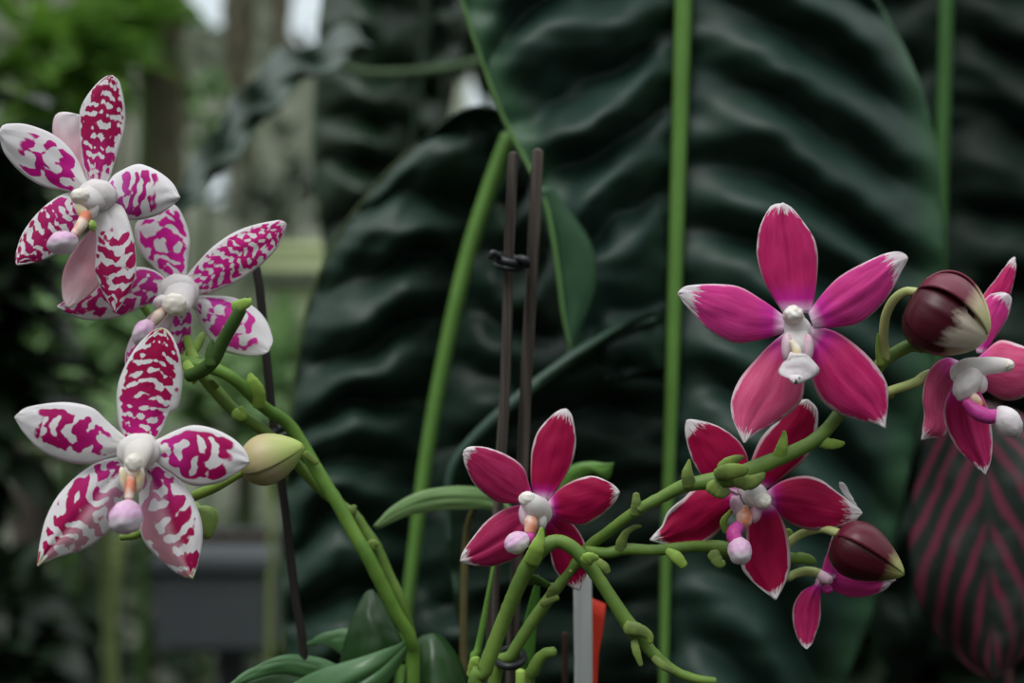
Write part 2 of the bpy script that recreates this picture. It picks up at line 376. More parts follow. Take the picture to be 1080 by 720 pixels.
tube('margin_edge', [(470, 133, D1 - .012, 1.6), (425, 166, D1 - .012, 1.8), (385, 210, D1 - .012, 2), (352, 256, D1 - .012, 2.2), (332, 303, D1 - .012, 2.2), (318, 353, D1 - .012, 2.2), (309, 418, D1 - .012, 2), (302, 500, D1 - .012, 2)], plain('rim_olive', (.06, .09, .03), None, 30), ll, seg=8)

# right leaf, behind the bud
D2 = .74
rl = tag(empty('pleated_leaf', at(996, -120, D2)), 'very dark pleated leaf with thin green midrib, cut off by the right edge', 'leaf', LF)
m2 = [(1004, -260), (1000, -100), (997, 60), (993, 180), (990, 300), (986, 420), (982, 560), (980, 700)]
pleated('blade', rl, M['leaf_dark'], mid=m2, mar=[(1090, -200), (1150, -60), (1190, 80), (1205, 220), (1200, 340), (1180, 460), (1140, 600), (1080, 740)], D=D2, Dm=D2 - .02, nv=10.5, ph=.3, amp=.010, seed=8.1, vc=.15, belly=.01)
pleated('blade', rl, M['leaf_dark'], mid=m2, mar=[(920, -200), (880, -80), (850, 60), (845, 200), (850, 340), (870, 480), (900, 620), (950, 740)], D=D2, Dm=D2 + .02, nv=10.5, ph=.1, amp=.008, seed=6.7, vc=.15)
tube('midrib', [(x, y, D2 - .016, 7) for x, y in m2[:6]], M['midrib_dim'], rl, n=40)

# leaf high on the left, further back
D3 = .95
ul = tag(empty('pleated_leaf', at(440, -60, D3)), 'blurred dark leaf with arching ridges, upper left beyond the others', 'leaf', LF)
m3 = [(452, -120), (450, -40), (446, 40), (440, 110), (430, 180), (415, 250), (395, 330)]
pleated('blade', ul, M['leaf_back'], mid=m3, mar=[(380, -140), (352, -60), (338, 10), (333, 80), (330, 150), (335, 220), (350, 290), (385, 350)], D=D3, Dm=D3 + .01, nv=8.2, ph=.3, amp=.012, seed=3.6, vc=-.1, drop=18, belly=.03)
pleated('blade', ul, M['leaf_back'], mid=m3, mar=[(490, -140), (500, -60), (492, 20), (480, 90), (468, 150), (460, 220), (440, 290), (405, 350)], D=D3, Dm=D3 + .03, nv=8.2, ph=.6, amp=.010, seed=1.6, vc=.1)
tube('midrib', [(x, y, D3 - .022, 4) for x, y in m3], M['leaf_back'], ul)
st = tube('petiole', [(352, 66, .90, 5), (380, 77, .90, 6), (420, 78, .90, 6), (465, 74, .89, 6), (505, 66, .88, 6), (560, 52, .88, 6)], plain('petiole_dim', (.05, .10, .035), None, 30), ul)

# the leaf seen edge-on
D4 = .80
el = tag(empty('folded_leaf', at(350, 60, D4)), 'dark crinkled leaf seen almost edge on, drooping left behind the spotted flowers', 'leaf')
def edge_leaf(rows, uvs):
    P = resample([(385, 45), (350, 62), (305, 82), (268, 118), (243, 152), (215, 190), (188, 222), (165, 250)], 120)
    for i, (x, y) in enumerate(P):
        u = i / 120; wd = (19 * math.sin(math.pi * min(1, u * .86 + .14)) ** .7 + 3); r = []; q = []
        for j in range(21):
            v = -1 + j / 10
            bump = .016 * math.sin(u * 2 * math.pi * 4.5 + .6 * noise.noise(Vector((u * 4, v, 1)))) * (abs(v) + .15)
            r.append(at(x + wd * v * .62, y + wd * v * .72 - abs(v) * 8 - bump * 260, D4 - .014 * v + bump)); q.append((u, abs(v)))
        rows.append(r); uvs.append(q)
rows, uvs = [], []; edge_leaf(rows, uvs)
eb = link('blade', grid_mesh('blade', rows, uvs), M['leaf_fold'], el); s = eb.modifiers.new('thickness', 'SOLIDIFY'); s.thickness = .0015
tube('midrib', [(385, 45, D4, 4), (350, 62, D4, 4), (305, 82, D4, 4), (268, 118, D4, 3), (215, 190, D4, 2), (165, 250, D4, 1)], M['leaf_back'], el)

# begonia at the lower right
g = G('begonia_leaf'); ed = g.edge()
dv = g.math('ABSOLUTE', g.math('SUBTRACT', g.V, .5))
nz = g.noise(g.obj, 60.0, 3.0)
ph = g.math('ADD', g.math('MULTIPLY', g.math('SUBTRACT', g.U, g.math('MULTIPLY', dv, 1.05)), 38.0), g.math('MULTIPLY', g.noise(g.obj, 30.0, 3.0), 7.0))
wv = g.math('SINE', ph)
col = g.mix(g.step(wv, -.15, .75), (.016, .026, .022), (.15, .028, .055))
col = g.mix(g.math('MULTIPLY', g.step(dv, .05, .0), .9), col, (.018, .032, .026))
col = g.mix(g.math('MULTIPLY', g.step(nz, .52, .7), .35), col, (.09, .11, .10))
M['begonia'] = g.surf(col, .5, .3, .05, bump=nz, bstr=.5)
D5 = .58
bl = tag(empty('begonia_leaf', at(1020, 440, D5)), 'blurred dark leaf with dusky pink stripes, lower right corner', 'leaf')
sheet('blade', [(1012, 425), (985, 445), (968, 500), (960, 560), (962, 610), (978, 655), (1005, 690), (1030, 708), (1048, 716)], [(1040, 425), (1080, 440), (1112, 490), (1125, 550), (1120, 610), (1105, 660), (1080, 690), (1062, 706), (1048, 716)], D5, M['begonia'], bl, bow=-.01, cup=.012, keel=.004, ruff=.012, seed=4, n=50, m=30, th=.001)
tube('petiole', [(1024, 428, D5, 4), (1030, 400, D5 + .02, 4), (1050, 420, D5 + .07, 4), (1060, 560, D5 + .08, 4), (1065, 760, D5 + .06, 4)], plain('begonia_stalk', (.10, .03, .035)), bl)

# ------------------------------------------------------------------ flowers
def flower(plant, label, parts, kind='flower'):
    f = empty(kind, parts['at'], plant, label)
    return f
PK1 = [pink_petal('petal_rose_a', (.48, .010, .11), (.58, .03, .17), 0.87, 1, .05), pink_petal('petal_rose_b', (.62, .025, .24), (.72, .07, .32), 0.80, 2, .06),
       pink_petal('petal_rose_c', (.60, .05, .17), (.72, .13, .28), 0.89, 3, .10), pink_petal('petal_rose_d', (.46, .008, .10), (.62, .04, .19), 0.90, 4, .10)]
PK2 = [pink_petal('petal_crimson_a', (.35, .002, .045), (.44, .006, .08), 0.82, 5, .05, streak=.2, b1=.25), pink_petal('petal_crimson_b', (.36, .003, .05), (.46, .012, .09), 0.81, 6, .10, streak=.3, b1=.25),
       pink_petal('petal_crimson_c', (.33, .002, .042), (.41, .005, .07), 0.88, 7, .14, streak=.2, b1=.2)]
PK3 = [pink_petal('petal_wine_a', (.31, .004, .055), (.45, .03, .13), 0.87, 8, .06, streak=.4, b1=.22), pink_petal('petal_wine_b', (.31, .002, .045), (.38, .005, .068), 0.87, 9, .07, streak=.2, b1=.22)]

mo = tag(empty('magenta_orchid', at(530, 1015, .42)), 'magenta orchid plant with red-pink star flowers and maroon buds on branching green spikes', 'orchid')
# --- big flower on the right
f1 = empty('flower', at(840, 350, .40), mo, 'largest rose pink open flower, facing forward at upper right')
d = .394
sheet('sepal', [(826, 330), (806.5, 297.5), (799, 272), (799, 254), (802.5, 237), (812, 219), (819, 215.5), (826, 214.5)], [(856, 330), (860.7, 297.5), (862, 272), (859, 254), (852, 241.5), (840, 225.5), (833, 218), (826, 214.5)], d + .002, PK1[0], f1, tip=.004, cup=.0028, keel=.0008, seed=1)
sheet('petal', [(826, 333), (804.7, 317.4), (780, 303), (754, 300), (727, 301.5), (719, 305), (715.5, 309)], [(828, 350), (805, 357), (783, 361), (768.6, 359.6), (747, 347.3), (730.7, 330), (720, 318), (715.5, 309)], d, PK1[1], f1, tip=-.002, bow=-.003, cup=.002, seed=2)
sheet('petal', [(853, 330), (868, 310), (884, 293), (906, 280), (931, 268.6), (945.6, 265.5), (954, 267.5), (957, 272)], [(858, 346), (881, 344.5), (906, 340), (926, 324.6), (940, 306.5), (949, 288.5), (955, 277), (957, 272)], d, PK1[1], f1, tip=-.003, bow=-.003, cup=.0022, keel=-.0006, seed=3)
sheet('sepal', [(829, 350), (812, 364), (799, 377.5), (781, 399), (772, 420), (772, 438), (777.6, 453), (785, 466.5)], [(850, 356), (851, 372), (848, 390), (847.5, 407), (845, 421), (836, 432.5), (817, 446), (799, 456), (785, 466.5)], d + .003, PK1[2], f1, tip=-.006, bow=-.003, cup=.003, keel=.0006, seed=4)
sheet('sepal', [(850, 362), (856, 378), (855.5, 390), (859, 407), (868, 423), (884, 435), (908, 443), (923, 446), (933.7, 451)], [(857, 343), (868, 346), (885, 352), (908, 369), (926, 388.6), (935.5, 407), (936, 425), (934.5, 440), (933.7, 451)], d + .003, PK1[3], f1, tip=-.004, bow=-.003, cup=.003, keel=.0008, seed=5)
tube('column', [(837, 332, d - .006, 10), (839, 342, d - .006, 12), (840, 352, d - .006, 13), (841, 364, d - .008, 13), (842, 376, d - .008, 9)], M['white'], f1, flat=.7); blob('column_base', 842, 348, d - .001, 14, 15, .003, M['white'], f1, bump=.05)
blob('anther_cap', 836.5, 332, d - .008, 10.5, 10, .0042, M['cap'], f1, bump=.15, seed=1)
blob('side_lobe', 830, 366, d - .009, 6, 15, .002, M['lobe'], f1, bump=.04, seed=2); blob('side_lobe', 852, 367, d - .009, 6, 15, .002, M['lobe'], f1, bump=.04, seed=3)
tube('throat', [(835, 360, d - .012, 3), (840, 369, d - .0125, 5), (841, 378, d - .013, 4)], M['throat_pale'], f1)
sheet('lip', [(836, 373), (831, 379), (826, 387), (823, 394), (830, 398), (839, 401.5)], [(847, 373), (852, 379), (858, 386), (861, 391), (852, 398), (839, 401.5)], d - .014, M['lip_white'], f1, tip=-.002, cup=.003, th=.0022, n=16, m=12)
tube('pedicel', [(843, 350, d + .004, 4), (858, 372, d + .012, 5), (880, 410, d + .016, 5), (893, 425, d + .015, 5)], M['pedicel'], f1)

# --- crimson flower behind the spike
f2 = empty('flower', at(790, 525, .42), mo, 'crimson flower partly crossed by the green spike, below the largest flower')
d = .414
sheet('petal', [(776, 520), (752, 508), (742, 502), (735, 494), (727.5, 477.5), (723.3, 460), (723, 449), (724.5, 443.5)], [(789, 514), (789, 495), (787, 479), (777.5, 464), (760, 451), (741, 444), (731, 442.5), (724.5, 443.5)], d + .002, PK2[0], f2, tip=.002, cup=.002, seed=6)
sheet('sepal', [(786, 516), (788, 500), (793, 484), (803, 462), (819, 444), (836, 426), (846, 422), (852, 422)], [(803, 517), (816, 510.5), (832, 498), (849, 484), (859, 463), (862, 446), (861, 431), (852, 422)], d + .004, PK2[2], f2, tip=.002, cup=.002, seed=7)
sheet('petal', [(778, 519), (765, 513), (737, 513), (720, 526), (705, 540), (699, 554), (692, 562), (686, 569)], [(783, 530), (770, 543), (757.5, 560), (741, 573), (723, 577.5), (708, 575.5), (696, 572.5), (686, 569)], d + .001, PK2[2], f2, tip=-.002, cup=.002, ruff=.004, seed=8)
sheet('petal', [(805, 521), (825, 507.5), (847, 502), (865, 506), (881, 517.5), (894, 527), (904, 534), (909, 541)], [(810, 531), (818, 537), (824, 543), (834, 551.5), (850, 557.7), (869, 558), (886, 555), (901, 549.5), (909, 541)], d, PK2[1], f2, tip=-.003, bow=-.002, cup=.0025, seed=9)
sheet('petal_curl', [(892, 524), (886, 515), (885, 509)], [(904, 534), (896, 520), (891, 510), (885, 509)], d - .001, PK1[1], f2, n=10, m=6).data.materials[0] = M['lip_white']
sheet('sepal', [(797, 530), (790, 545), (787.5, 557), (787, 573), (782, 596), (790, 609), (803, 621.5), (818, 632)], [(810, 530), (819, 537), (825, 548), (830, 563), (833, 584), (832, 603), (826, 618), (818, 632)], d - .001, PK2[2], f2, tip=-.003, cup=.0025, keel=.0006, seed=10)
tube('column', [(788, 515, d - .004, 10), (795, 520, d - .008, 11), (802, 526, d - .010, 10), (807, 529, d - .011, 8)], M['white'], f2); blob('column_base', 796, 522, d - .002, 14, 13, .003, M['white'], f2, bump=.05)
blob('anther_cap', 805, 528, d - .0125, 9, 8, .0025, M['cap'], f2, seed=4)
blob('side_lobe', 778, 535, d - .008, 7, 13, .0025, M['lobe'], f2, .4, bump=.04, seed=5); blob('side_lobe', 797, 541, d - .009, 6, 11, .0025, M['lobe'], f2, -.2, bump=.04, seed=6)
tube('throat', [(784, 537, d - .008, 7), (785, 546, d - .010, 9), (786, 552, d - .011, 7)], M['throat'], f2)
tube('lip_claw', [(782, 552, d - .010, 6), (774, 562, d - .012, 8), (777, 572, d - .013, 8)], M['lip_mag'], f2)
blob('lip', 780.5, 581, d - .015, 12.5, 14.5, .0045, M['lip'], f2, .1, bump=.07, seed=7, fuzz=.03)

# --- crimson flower by the stakes
f3 = empty('flower', at(565, 535, .42), mo, 'wine red flower in front of the stakes, leftmost of this plant')
d = .416
sheet('sepal', [(566, 528), (561, 512), (560, 490), (561.4, 472), (568.5, 453.6), (582, 438.5), (590, 433), (597, 431.5)], [(578, 528), (586, 517.5), (598, 499), (605, 481), (607, 463), (604, 442), (601, 434), (597, 431.5)], d + .003, PK3[1], f3, tip=.004, cup=.002, seed=11)
sheet('petal', [(564, 530), (558, 511.7), (552, 493.3), (536.4, 481), (515, 472.6), (500, 471), (492, 473), (489, 478)], [(561, 532), (548, 530), (527, 529.4), (512, 521), (499.7, 508.6), (492, 493), (489.5, 485), (489, 478)], d, PK3[0], f3, tip=-.002, bow=-.002, cup=.0022, seed=12)
sheet('petal', [(577, 530), (594, 513), (613, 504), (628, 502.5), (643, 508.6), (649, 513), (653, 518.4)], [(577, 540), (583, 543), (597.5, 550), (613, 553.5), (628, 547), (643, 534.6), (650, 526), (653, 518.4)], d, PK3[1], f3, tip=-.002, bow=-.002, cup=.0022, seed=13)
sheet('sepal', [(560, 532), (548, 532.5), (530, 538), (512, 551), (497, 569.7), (488, 583), (485.5, 591)], [(571, 550), (567, 560), (558, 573), (545.5, 587.4), (524, 595.7), (506, 596.5), (493, 594), (485.5, 591)], d + .002, PK3[0], f3, tip=-.003, bow=-.002, cup=.003, keel=.0008, seed=14)
sheet('sepal', [(573, 545), (575, 556), (576.5, 566), (580.7, 582), (584, 597), (594, 612), (603, 618.5), (611, 622)], [(578, 536), (590, 544), (600, 549.5), (610, 560.5), (617.4, 576), (620.5, 591), (618, 607), (611, 622)], d + .003, PK3[1], f3, tip=.002, cup=.003, keel=.0006, seed=15)
tube('column', [(571, 542, d - .003, 12), (567, 537, d - .007, 13), (562, 532, d - .010, 12), (556, 526, d - .011, 9)], M['white'], f3); blob('column_base', 569, 538, d - .002, 12, 14, .003, M['white'], f3, bump=.05)
blob('anther_cap', 556, 526, d - .0115, 9, 8, .002, M['cap'], f3, seed=8)
blob('side_lobe', 553, 543, d - .009, 6, 12, .0025, M['lobe'], f3, .1, bump=.04, seed=9); blob('side_lobe', 571, 549, d - .008, 6, 10, .0025, M['white'], f3, bump=.04, seed=10)
tube('throat', [(559, 541, d - .009, 5), (560, 551, d - .011, 7.5), (559, 561, d - .012, 6)], M['throat'], f3)
tube('lip_claw', [(561, 560, d - .011, 5), (557, 568, d - .013, 6), (550, 572, d - .013, 7)], M['lip_mag'], f3)
blob('lip', 545, 572, d - .015, 14, 11.5, .0045, M['lip'], f3, .5, bump=.07, seed=11, fuzz=.03)
tube('pedicel', [(572, 540, d + .003, 4), (585, 560, d + .008, 4), (598, 590, d + .006, 4), (603, 602, d + .004, 4)], M['pedicel'], f3)

# --- flower seen from the side at the right edge
f4 = empty('flower', at(1012, 400, .41), mo, 'rose pink flower seen from the side, at the right edge under the bud')
d = .408
sheet('sepal', [(1035, 345), (1030, 325), (1040, 307), (1049, 296), (1059, 282.5), (1065, 275), (1070, 271.5)], [(1050, 345), (1060, 325), (1066, 306.7), (1069, 294), (1071, 283), (1071, 276), (1070, 271.5)], d + .016, PK1[0], f4, cup=.002, tip=.004, seed=16)
sheet('petal', [(1030, 372), (1030, 345), (1034, 325), (1042, 312.5), (1051, 309), (1058, 308.5), (1063, 311)], [(1038, 374), (1046, 360), (1054, 348), (1062, 335), (1066, 320), (1066, 314), (1063, 311)], d + .010, PK1[1], f4, cup=.003, tip=.002, seed=17)
sheet('petal', [(1025, 382), (1038, 372), (1054, 359.5), (1071, 362.5), (1085, 369), (1098, 380), (1106, 392)], [(1025, 395), (1033, 407), (1041, 412.5), (1059, 421.5), (1078, 419), (1094, 408), (1106, 392)], d + .006, PK1[2], f4, cup=.003, tip=-.004, seed=18)
sheet('petal', [(1011, 381), (998, 377.5), (985, 385), (977, 398), (973.5, 418), (975.5, 437), (973, 455), (972, 463.5)], [(1012, 386), (1008, 399), (1000, 414), (995, 433), (997.5, 453), (994, 460.5), (982, 461), (972, 463.5)], d - .003, PK1[2], f4, cup=.004, tip=-.002, bow=-.004, seed=19)
sheet('sepal', [(1009, 400), (1001, 416), (995.5, 432), (999.6, 454), (1010, 472.5), (1024.6, 487), (1039, 500)], [(1025, 402), (1034, 415), (1041, 430), (1045, 450), (1046, 470), (1044, 488), (1039, 500)], d - .001, PK1[3], f4, cup=.003, keel=-.0014, tip=-.003, seed=20)
tube('column', [(1010, 396, d - .008, 12), (1022, 391, d - .010, 14), (1038, 386, d - .012, 10), (1054, 385, d - .013, 8.5), (1064, 385, d - .013, 6.5)], M['white'], f4)
blob('anther_cap', 1062, 385, d - .013, 7, 7, .0025, M['cap'], f4, seed=12)
blob('side_lobe', 1020, 404, d - .012, 13, 20, .004, M['white'], f4, -.5, bump=.08, seed=13); blob('side_lobe', 1033, 402, d - .012, 8, 13, .002, M['white'], f4, .3, bump=.04, seed=14)
tube('throat', [(1022, 415, d - .013, 5), (1028, 421, d - .014, 6), (1033, 427, d - .014, 5)], M['throat'], f4)
tube('lip_claw', [(1019, 424, d - .014, 5), (1030, 434, d - .015, 8), (1042, 439, d - .016, 8), (1052, 438, d - .016, 7)], M['lip_mag'], f4)
blob('lip', 1063, 445, d - .017, 13, 18, .005, M['lip_white'], f4, .5, bump=.07, freq=1.6, seed=15, fuzz=.06)
tube('pedicel', [(934, 414, .404, 5), (945, 410, .404, 5), (958, 406, .404, 5), (968, 402, .404, 5.5), (978, 396, .405, 6), (1005, 388, .407, 6)], M['pedicel'], f4)

# --- flower behind the lower bud
f5 = empty('flower', at(870, 608, .42), mo, 'pink flower turned away, hidden behind the lower maroon bud')
d = .424
sheet('petal', [(866, 604), (875, 600), (890, 598), (910, 600), (930, 604), (944, 611)], [(868, 615), (875, 618.5), (883, 624), (897, 629), (914, 628.5), (932, 622), (944, 611)], d, PK1[1], f5, cup=.003, tip=-.004, seed=21)
sheet('petal', [(867, 607), (869, 595), (872, 585), (877, 570), (881, 560)], [(880, 610), (884, 596), (886, 580), (884, 566), (881, 560)], d - .002, PK1[1], f5, cup=.003, seed=22)
sheet('sepal', [(861, 610), (858, 617), (846, 624), (837, 640), (837.5, 659), (844, 677), (851, 684)], [(868, 610), (866, 618), (865, 630), (864.5, 652), (858, 673), (855, 680), (851, 684)], d - .003, PK1[3], f5, cup=.004, keel=-.001, tip=-.004, seed=23)
blob('lip', 872, 621, d - .001, 6, 5, .003, M['lip_mag'], f5, seed=3)
tube('column', [(866, 607, d - .002, 6), (871, 610, d - .004, 6), (875, 612, d - .005, 5)], M['lobe'], f5)
tube('pedicel', [(822, 600, .420, 4), (830, 609, .420, 4), (838, 605, .421, 4.5), (848, 602.5, .422, 5), (858, 603, .422, 5), (868, 606, .424, 5)], M['pedicel'], f5)

# --- buds
def bud(plant, label, b, t, Db, Dt, rad, mats, ped=None, pmat=None, phase=0.0, prof=.62, span=2.55, nseg=3, lift=.03, blunt=.72, core=None):
    A, T = at(*b, Db), at(*t, Dt); ax = T - A; Ln = ax.length; ax.normalize()
    x = Vector((0, -1, 0)); x = (x - ax * x.dot(ax)).normalized(); y = ax.cross(x)
    r0 = rad * (Db + Dt) / 2 * K
    root = empty('bud', A, plant, label)
    for k in range(nseg):
        rows, uvs = [], []
        for i in range(29):
            u = i / 28; pr = math.sin(math.pi * u ** prof) ** blunt if 0 < u < 1 else 0
            r = []; q = []
            for j in range(25):
                v = -1 + j / 12; a = phase + 2 * math.pi * k / nseg + v * span / 2
                lf = 1 + lift * v + .035 * math.exp(-(v / .12) ** 2) * math.sin(math.pi * u)
                rr = r0 * pr * lf + .0002
                r.append(A + ax * (u * Ln * (1 + .0 * v)) + (x * math.cos(a) + y * math.sin(a)) * rr); q.append((u, (v + 1) / 2))
            rows.append(r); uvs.append(q)
        o = link('sepal', grid_mesh('sepal', rows, uvs), mats[k % len(mats)], root)
        s = o.modifiers.new('thickness', 'SOLIDIFY'); s.thickness = .0006; s.offset = -1
    if core:
        mp = (b[0] + t[0]) / 2, (b[1] + t[1]) / 2, (Db + Dt) / 2
        blob('inner_petals', *mp, rad * .86, math.hypot(b[0] - t[0], b[1] - t[1]) / 2 * .93, r0 * .86, core, root, math.atan2(t[0] - b[0], t[1] - b[1]) + math.pi, bump=.03)
    if ped: tube('pedicel', ped, pmat or M['pedicel'], root)
    return root
DK = (.065, .004, .014); DK2 = (.15, .018, .042); CR = (.55, .56, .24)
BM = [u_ramp('bud_maroon_a', [(0, DK), (.62, DK), (.74, (.50, .42, .26)), (1, CR)], .38, .4, .40, .03, 1, 3, 6), u_ramp('bud_maroon_b', [(0, DK2), (.54, DK2), (.70, (.55, .46, .30)), (1, CR)], .38, .4, .26, .03, 2, 3, 9),
      u_ramp('bud_maroon_c', [(0, DK), (.54, DK), (.68, (.6, .5, .42)), (1, (.66, .62, .46))], .38, .4, .40, .03, 3, 3, 6)]
BM2 = [u_ramp('bud_wine_a', [(0, (.06, .003, .011)), (.74, (.055, .003, .011)), (.88, (.30, .28, .10)), (1, (.42, .52, .16))], .35, .4, .2, .03, 4, 3, 10), u_ramp('bud_wine_b', [(0, (.13, .012, .03)), (.72, (.10, .009, .022)), (.86, (.42, .40, .18)), (1, (.42, .52, .16))], .35, .4, .2, .03, 5, 3, 10)]
bud(mo, 'fat maroon bud with cream tips, on a curled stalk at the right', (961, 312), (1041, 358), .396, .390, 42, [BM[2], BM[0], BM[0], BM[1], BM[1]], [(936, 378, .405, 5), (932.5, 366, .404, 5), (932, 352, .402, 5), (934, 334, .400, 5), (942, 317, .398, 5), (954, 308, .397, 5), (966, 308, .396, 5)], phase=.12, span=1.62, nseg=5, lift=.13, blunt=.55, prof=.72, core=BM[0])
bud(mo, 'smaller wine red bud with green tip, lower right', (879, 566), (954, 606), .410, .404, 29, BM2, [(822, 584, .419, 4), (831, 573, .419, 4.5), (845, 563, .418, 4.5), (866, 557.5, .414, 4.5), (884, 562, .410, 5)], phase=2.7, lift=.08)
# small white-green nodes, spikes and bracts
sp1 = tube('flower_spike', [(505, 1015, .43, 7), (520, 730, .428, 7), (540, 690, .425, 6.5), (563, 653, .424, 6.5), (592, 614, .422, 6), (620, 578, .418, 6), (640, 562, .412, 6), (669, 540, .406, 6), (700, 523, .404, 6.5), (722, 512, .402, 7.5), (745, 508, .401, 8.5), (768, 504, .400, 11), (785, 499, .400, 10), (805, 490, .400, 9), (835, 477, .401, 8), (858, 465, .402, 7.5), (876, 448, .404, 7), (895, 422, .407, 7), (918, 398, .407, 7), (930, 382, .406, 7), (946, 371, .405, 7), (962, 364, .404, 7), (974, 367, .404, 6)], M['stem'], mo, n=150, bump=.10, seed=1)
def bract(pts, par, mat='bract', fl=.45): return tube('bract', pts, M[mat], par, n=14, seg=12, flat=fl, bump=.15, seed=pts[0][0])
bract([(727, 512, .400, 7), (725, 500, .399, 6.5), (726, 492, .399, 4), (727, 485, .399, 1.5)], sp1)
bract([(670, 542, .405, 6), (671, 530, .404, 5), (671, 521, .404, 3.5)], sp1); bract([(674, 537, .404, 4), (679, 531, .404, 2.5)], sp1)
bract([(822, 480, .399, 7), (825, 470, .398, 6), (827, 460, .398, 3.5), (827, 455, .398, 2)], sp1, 'bract_light')
bract([(866, 466, .402, 6), (876, 468, .402, 6), (886, 468, .402, 4), (890, 467, .402, 2)], sp1, 'bract_light')
bract([(760, 502, .397, 8), (766, 491, .396, 8), (776, 484, .395, 5), (784, 482, .395, 2)], sp1); bract([(750, 512, .398, 8), (760, 519, .398, 7), (768, 518, .398, 4)], sp1)
bract([(778, 506, .397, 8), (790, 509, .397, 8), (802, 503, .397, 5), (806, 499, .397, 2)], sp1); bract([(756, 500, .397, 6), (770, 497, .393, 9), (786, 496, .394, 6)], sp1)
bract([(929, 384, .404, 4), (926, 370, .403, 3), (926, 352, .402, 1.2)], sp1, 'bract_light'); bract([(934, 414, .405, 5), (941, 417, .405, 4)], sp1)
sp2 = tube('flower_spike', [(620, 580, .416, 5), (640, 583, .412, 6), (660, 579, .411, 6.5), (690, 580, .411, 6), (720, 577, .413, 6), (742, 576, .416, 6.5), (762, 579, .420, 9), (785, 585, .423, 8), (812, 590, .424, 6), (832, 588, .424, 6), (845, 590, .423, 5)], M['stem'], mo, n=80, bump=.1, seed=2)
bract([(654, 580, .410, 6), (656, 570, .409, 5.5), (661, 561, .408, 4), (669, 556, .408, 3), (676, 555, .408, 1.5)], sp2); bract([(704, 581, .410, 4), (713, 587, .409, 6.5), (721, 596, .409, 5)], sp2, 'bract_light')
bract([(626, 589, .411, 4), (637, 597, .410, 5), (641, 603, .410, 3.5)], sp2); bract([(752, 584, .414, 7), (758, 593, .413, 6), (763, 594, .413, 4)], sp2)
bract([(832, 590, .418, 5), (845, 588, .417, 6), (856, 591, .417, 5), (860, 593, .417, 2)], sp2, 'stem'); bract([(766, 560, .408, 4), (763, 550, .407, 4), (770, 540, .407, 2.5), (775, 533, .407, 1)], sp2, 'bract_light')
bract([(828, 568, .420, 3), (831, 561, .420, 4), (835, 562, .420, 2)], sp2, 'bract_light')
sp3 = tube('flower_spike', [(488, 1015, .42, 9), (500, 740, .406, 8.5), (511, 707, .404, 8.5), (530, 657, .402, 8), (549, 612, .398, 8.5), (560, 592, .396, 9), (571, 579, .395, 8.5), (587, 570.5, .395, 7.5), (603, 577, .395, 7.5), (617, 591, .395, 7.5), (630, 608, .395, 7), (645, 631, .395, 7.2), (660, 654, .395, 8), (669, 666, .395, 9), (678, 676, .395, 7), (690, 690, .395, 6.5), (711, 707, .395, 5.5), (733, 715.5, .395, 5), (754, 718, .395, 4)], M['stem'], mo, n=150, bump=.08, seed=3)
bract([(561, 592, .393, 9), (566, 578, .391, 8), (570, 566, .391, 5), (571, 557, .391, 2)], sp3, 'bract_light'); bract([(618, 592, .391, 7), (622, 588, .390, 7), (630, 588, .390, 3)], sp3, 'bract_light')
bract([(662, 662, .392, 8), (674, 664, .391, 7), (684, 670, .391, 5), (686, 677, .391, 3)], sp3); bract([(669, 676, .393, 4), (671, 686, .392, 4.5), (676, 701, .392, 2.5)], sp3); bract([(690, 694, .393, 4), (700, 702, .392, 4.5), (711, 709, .392, 2)], sp3)
bract([(549, 604, .400, 7), (556, 610, .404, 8), (566, 612, .408, 6), (578, 617, .410, 4)], sp3, 'stem_dark'); bract([(580, 629, .419, 5), (583, 621, .418, 5), (582, 616, .418, 3)], sp3); bract([(572, 637, .419, 4), (588, 630, .418, 3)], sp3)
sp4 = tube('flower_spike', [(548, 1015, .415, 7), (556, 740, .410, 7), (562, 708, .408, 7), (570, 693, .407, 6.5), (577, 688, .406, 6), (584, 687, .405, 5.5)], M['stem'], mo, n=40); sp4['label'] = 'short cut-off curved green stub'
sp5 = tube('flower_spike', [(550, 1015, .40, 5.5), (549, 740, .40, 5.5), (549, 708, .40, 5.5)], M['bract_light'], mo, n=20); sp5['label'] = 'short cut-off straight green stub'
sp6 = tube('flower_spike', [(492, 1015, .43, 6), (499, 720, .43, 5), (503, 690, .43, 4), (510, 655, .43, 3.5), (515, 626, .43, 2.5), (522, 590, .432, 2)], M['stem_left'], mo, n=40)
bract([(498, 712, .428, 6), (501, 698, .427, 6), (504, 694, .427, 3)], sp6, 'bract_light')
sheet('leaf', [(545, 735), (550, 690), (552, 660), (558, 635), (567, 606)], [(556, 735), (563, 690), (566, 655), (569, 630), (567, 606)], .436, plain('strap_leaf', (.07, .20, .03), (.05, .15, .025), 40, .4, .3, .1), mo, cup=.002, th=.0008, n=16, m=8)

# ------------------------------------------------------------------ spotted orchid
wo_ = tag(empty('spotted_orchid', at(430, 860, .45)), 'white orchid plant with magenta blotched flowers and glossy basal leaves, on the left', 'orchid')
S = spot_petal
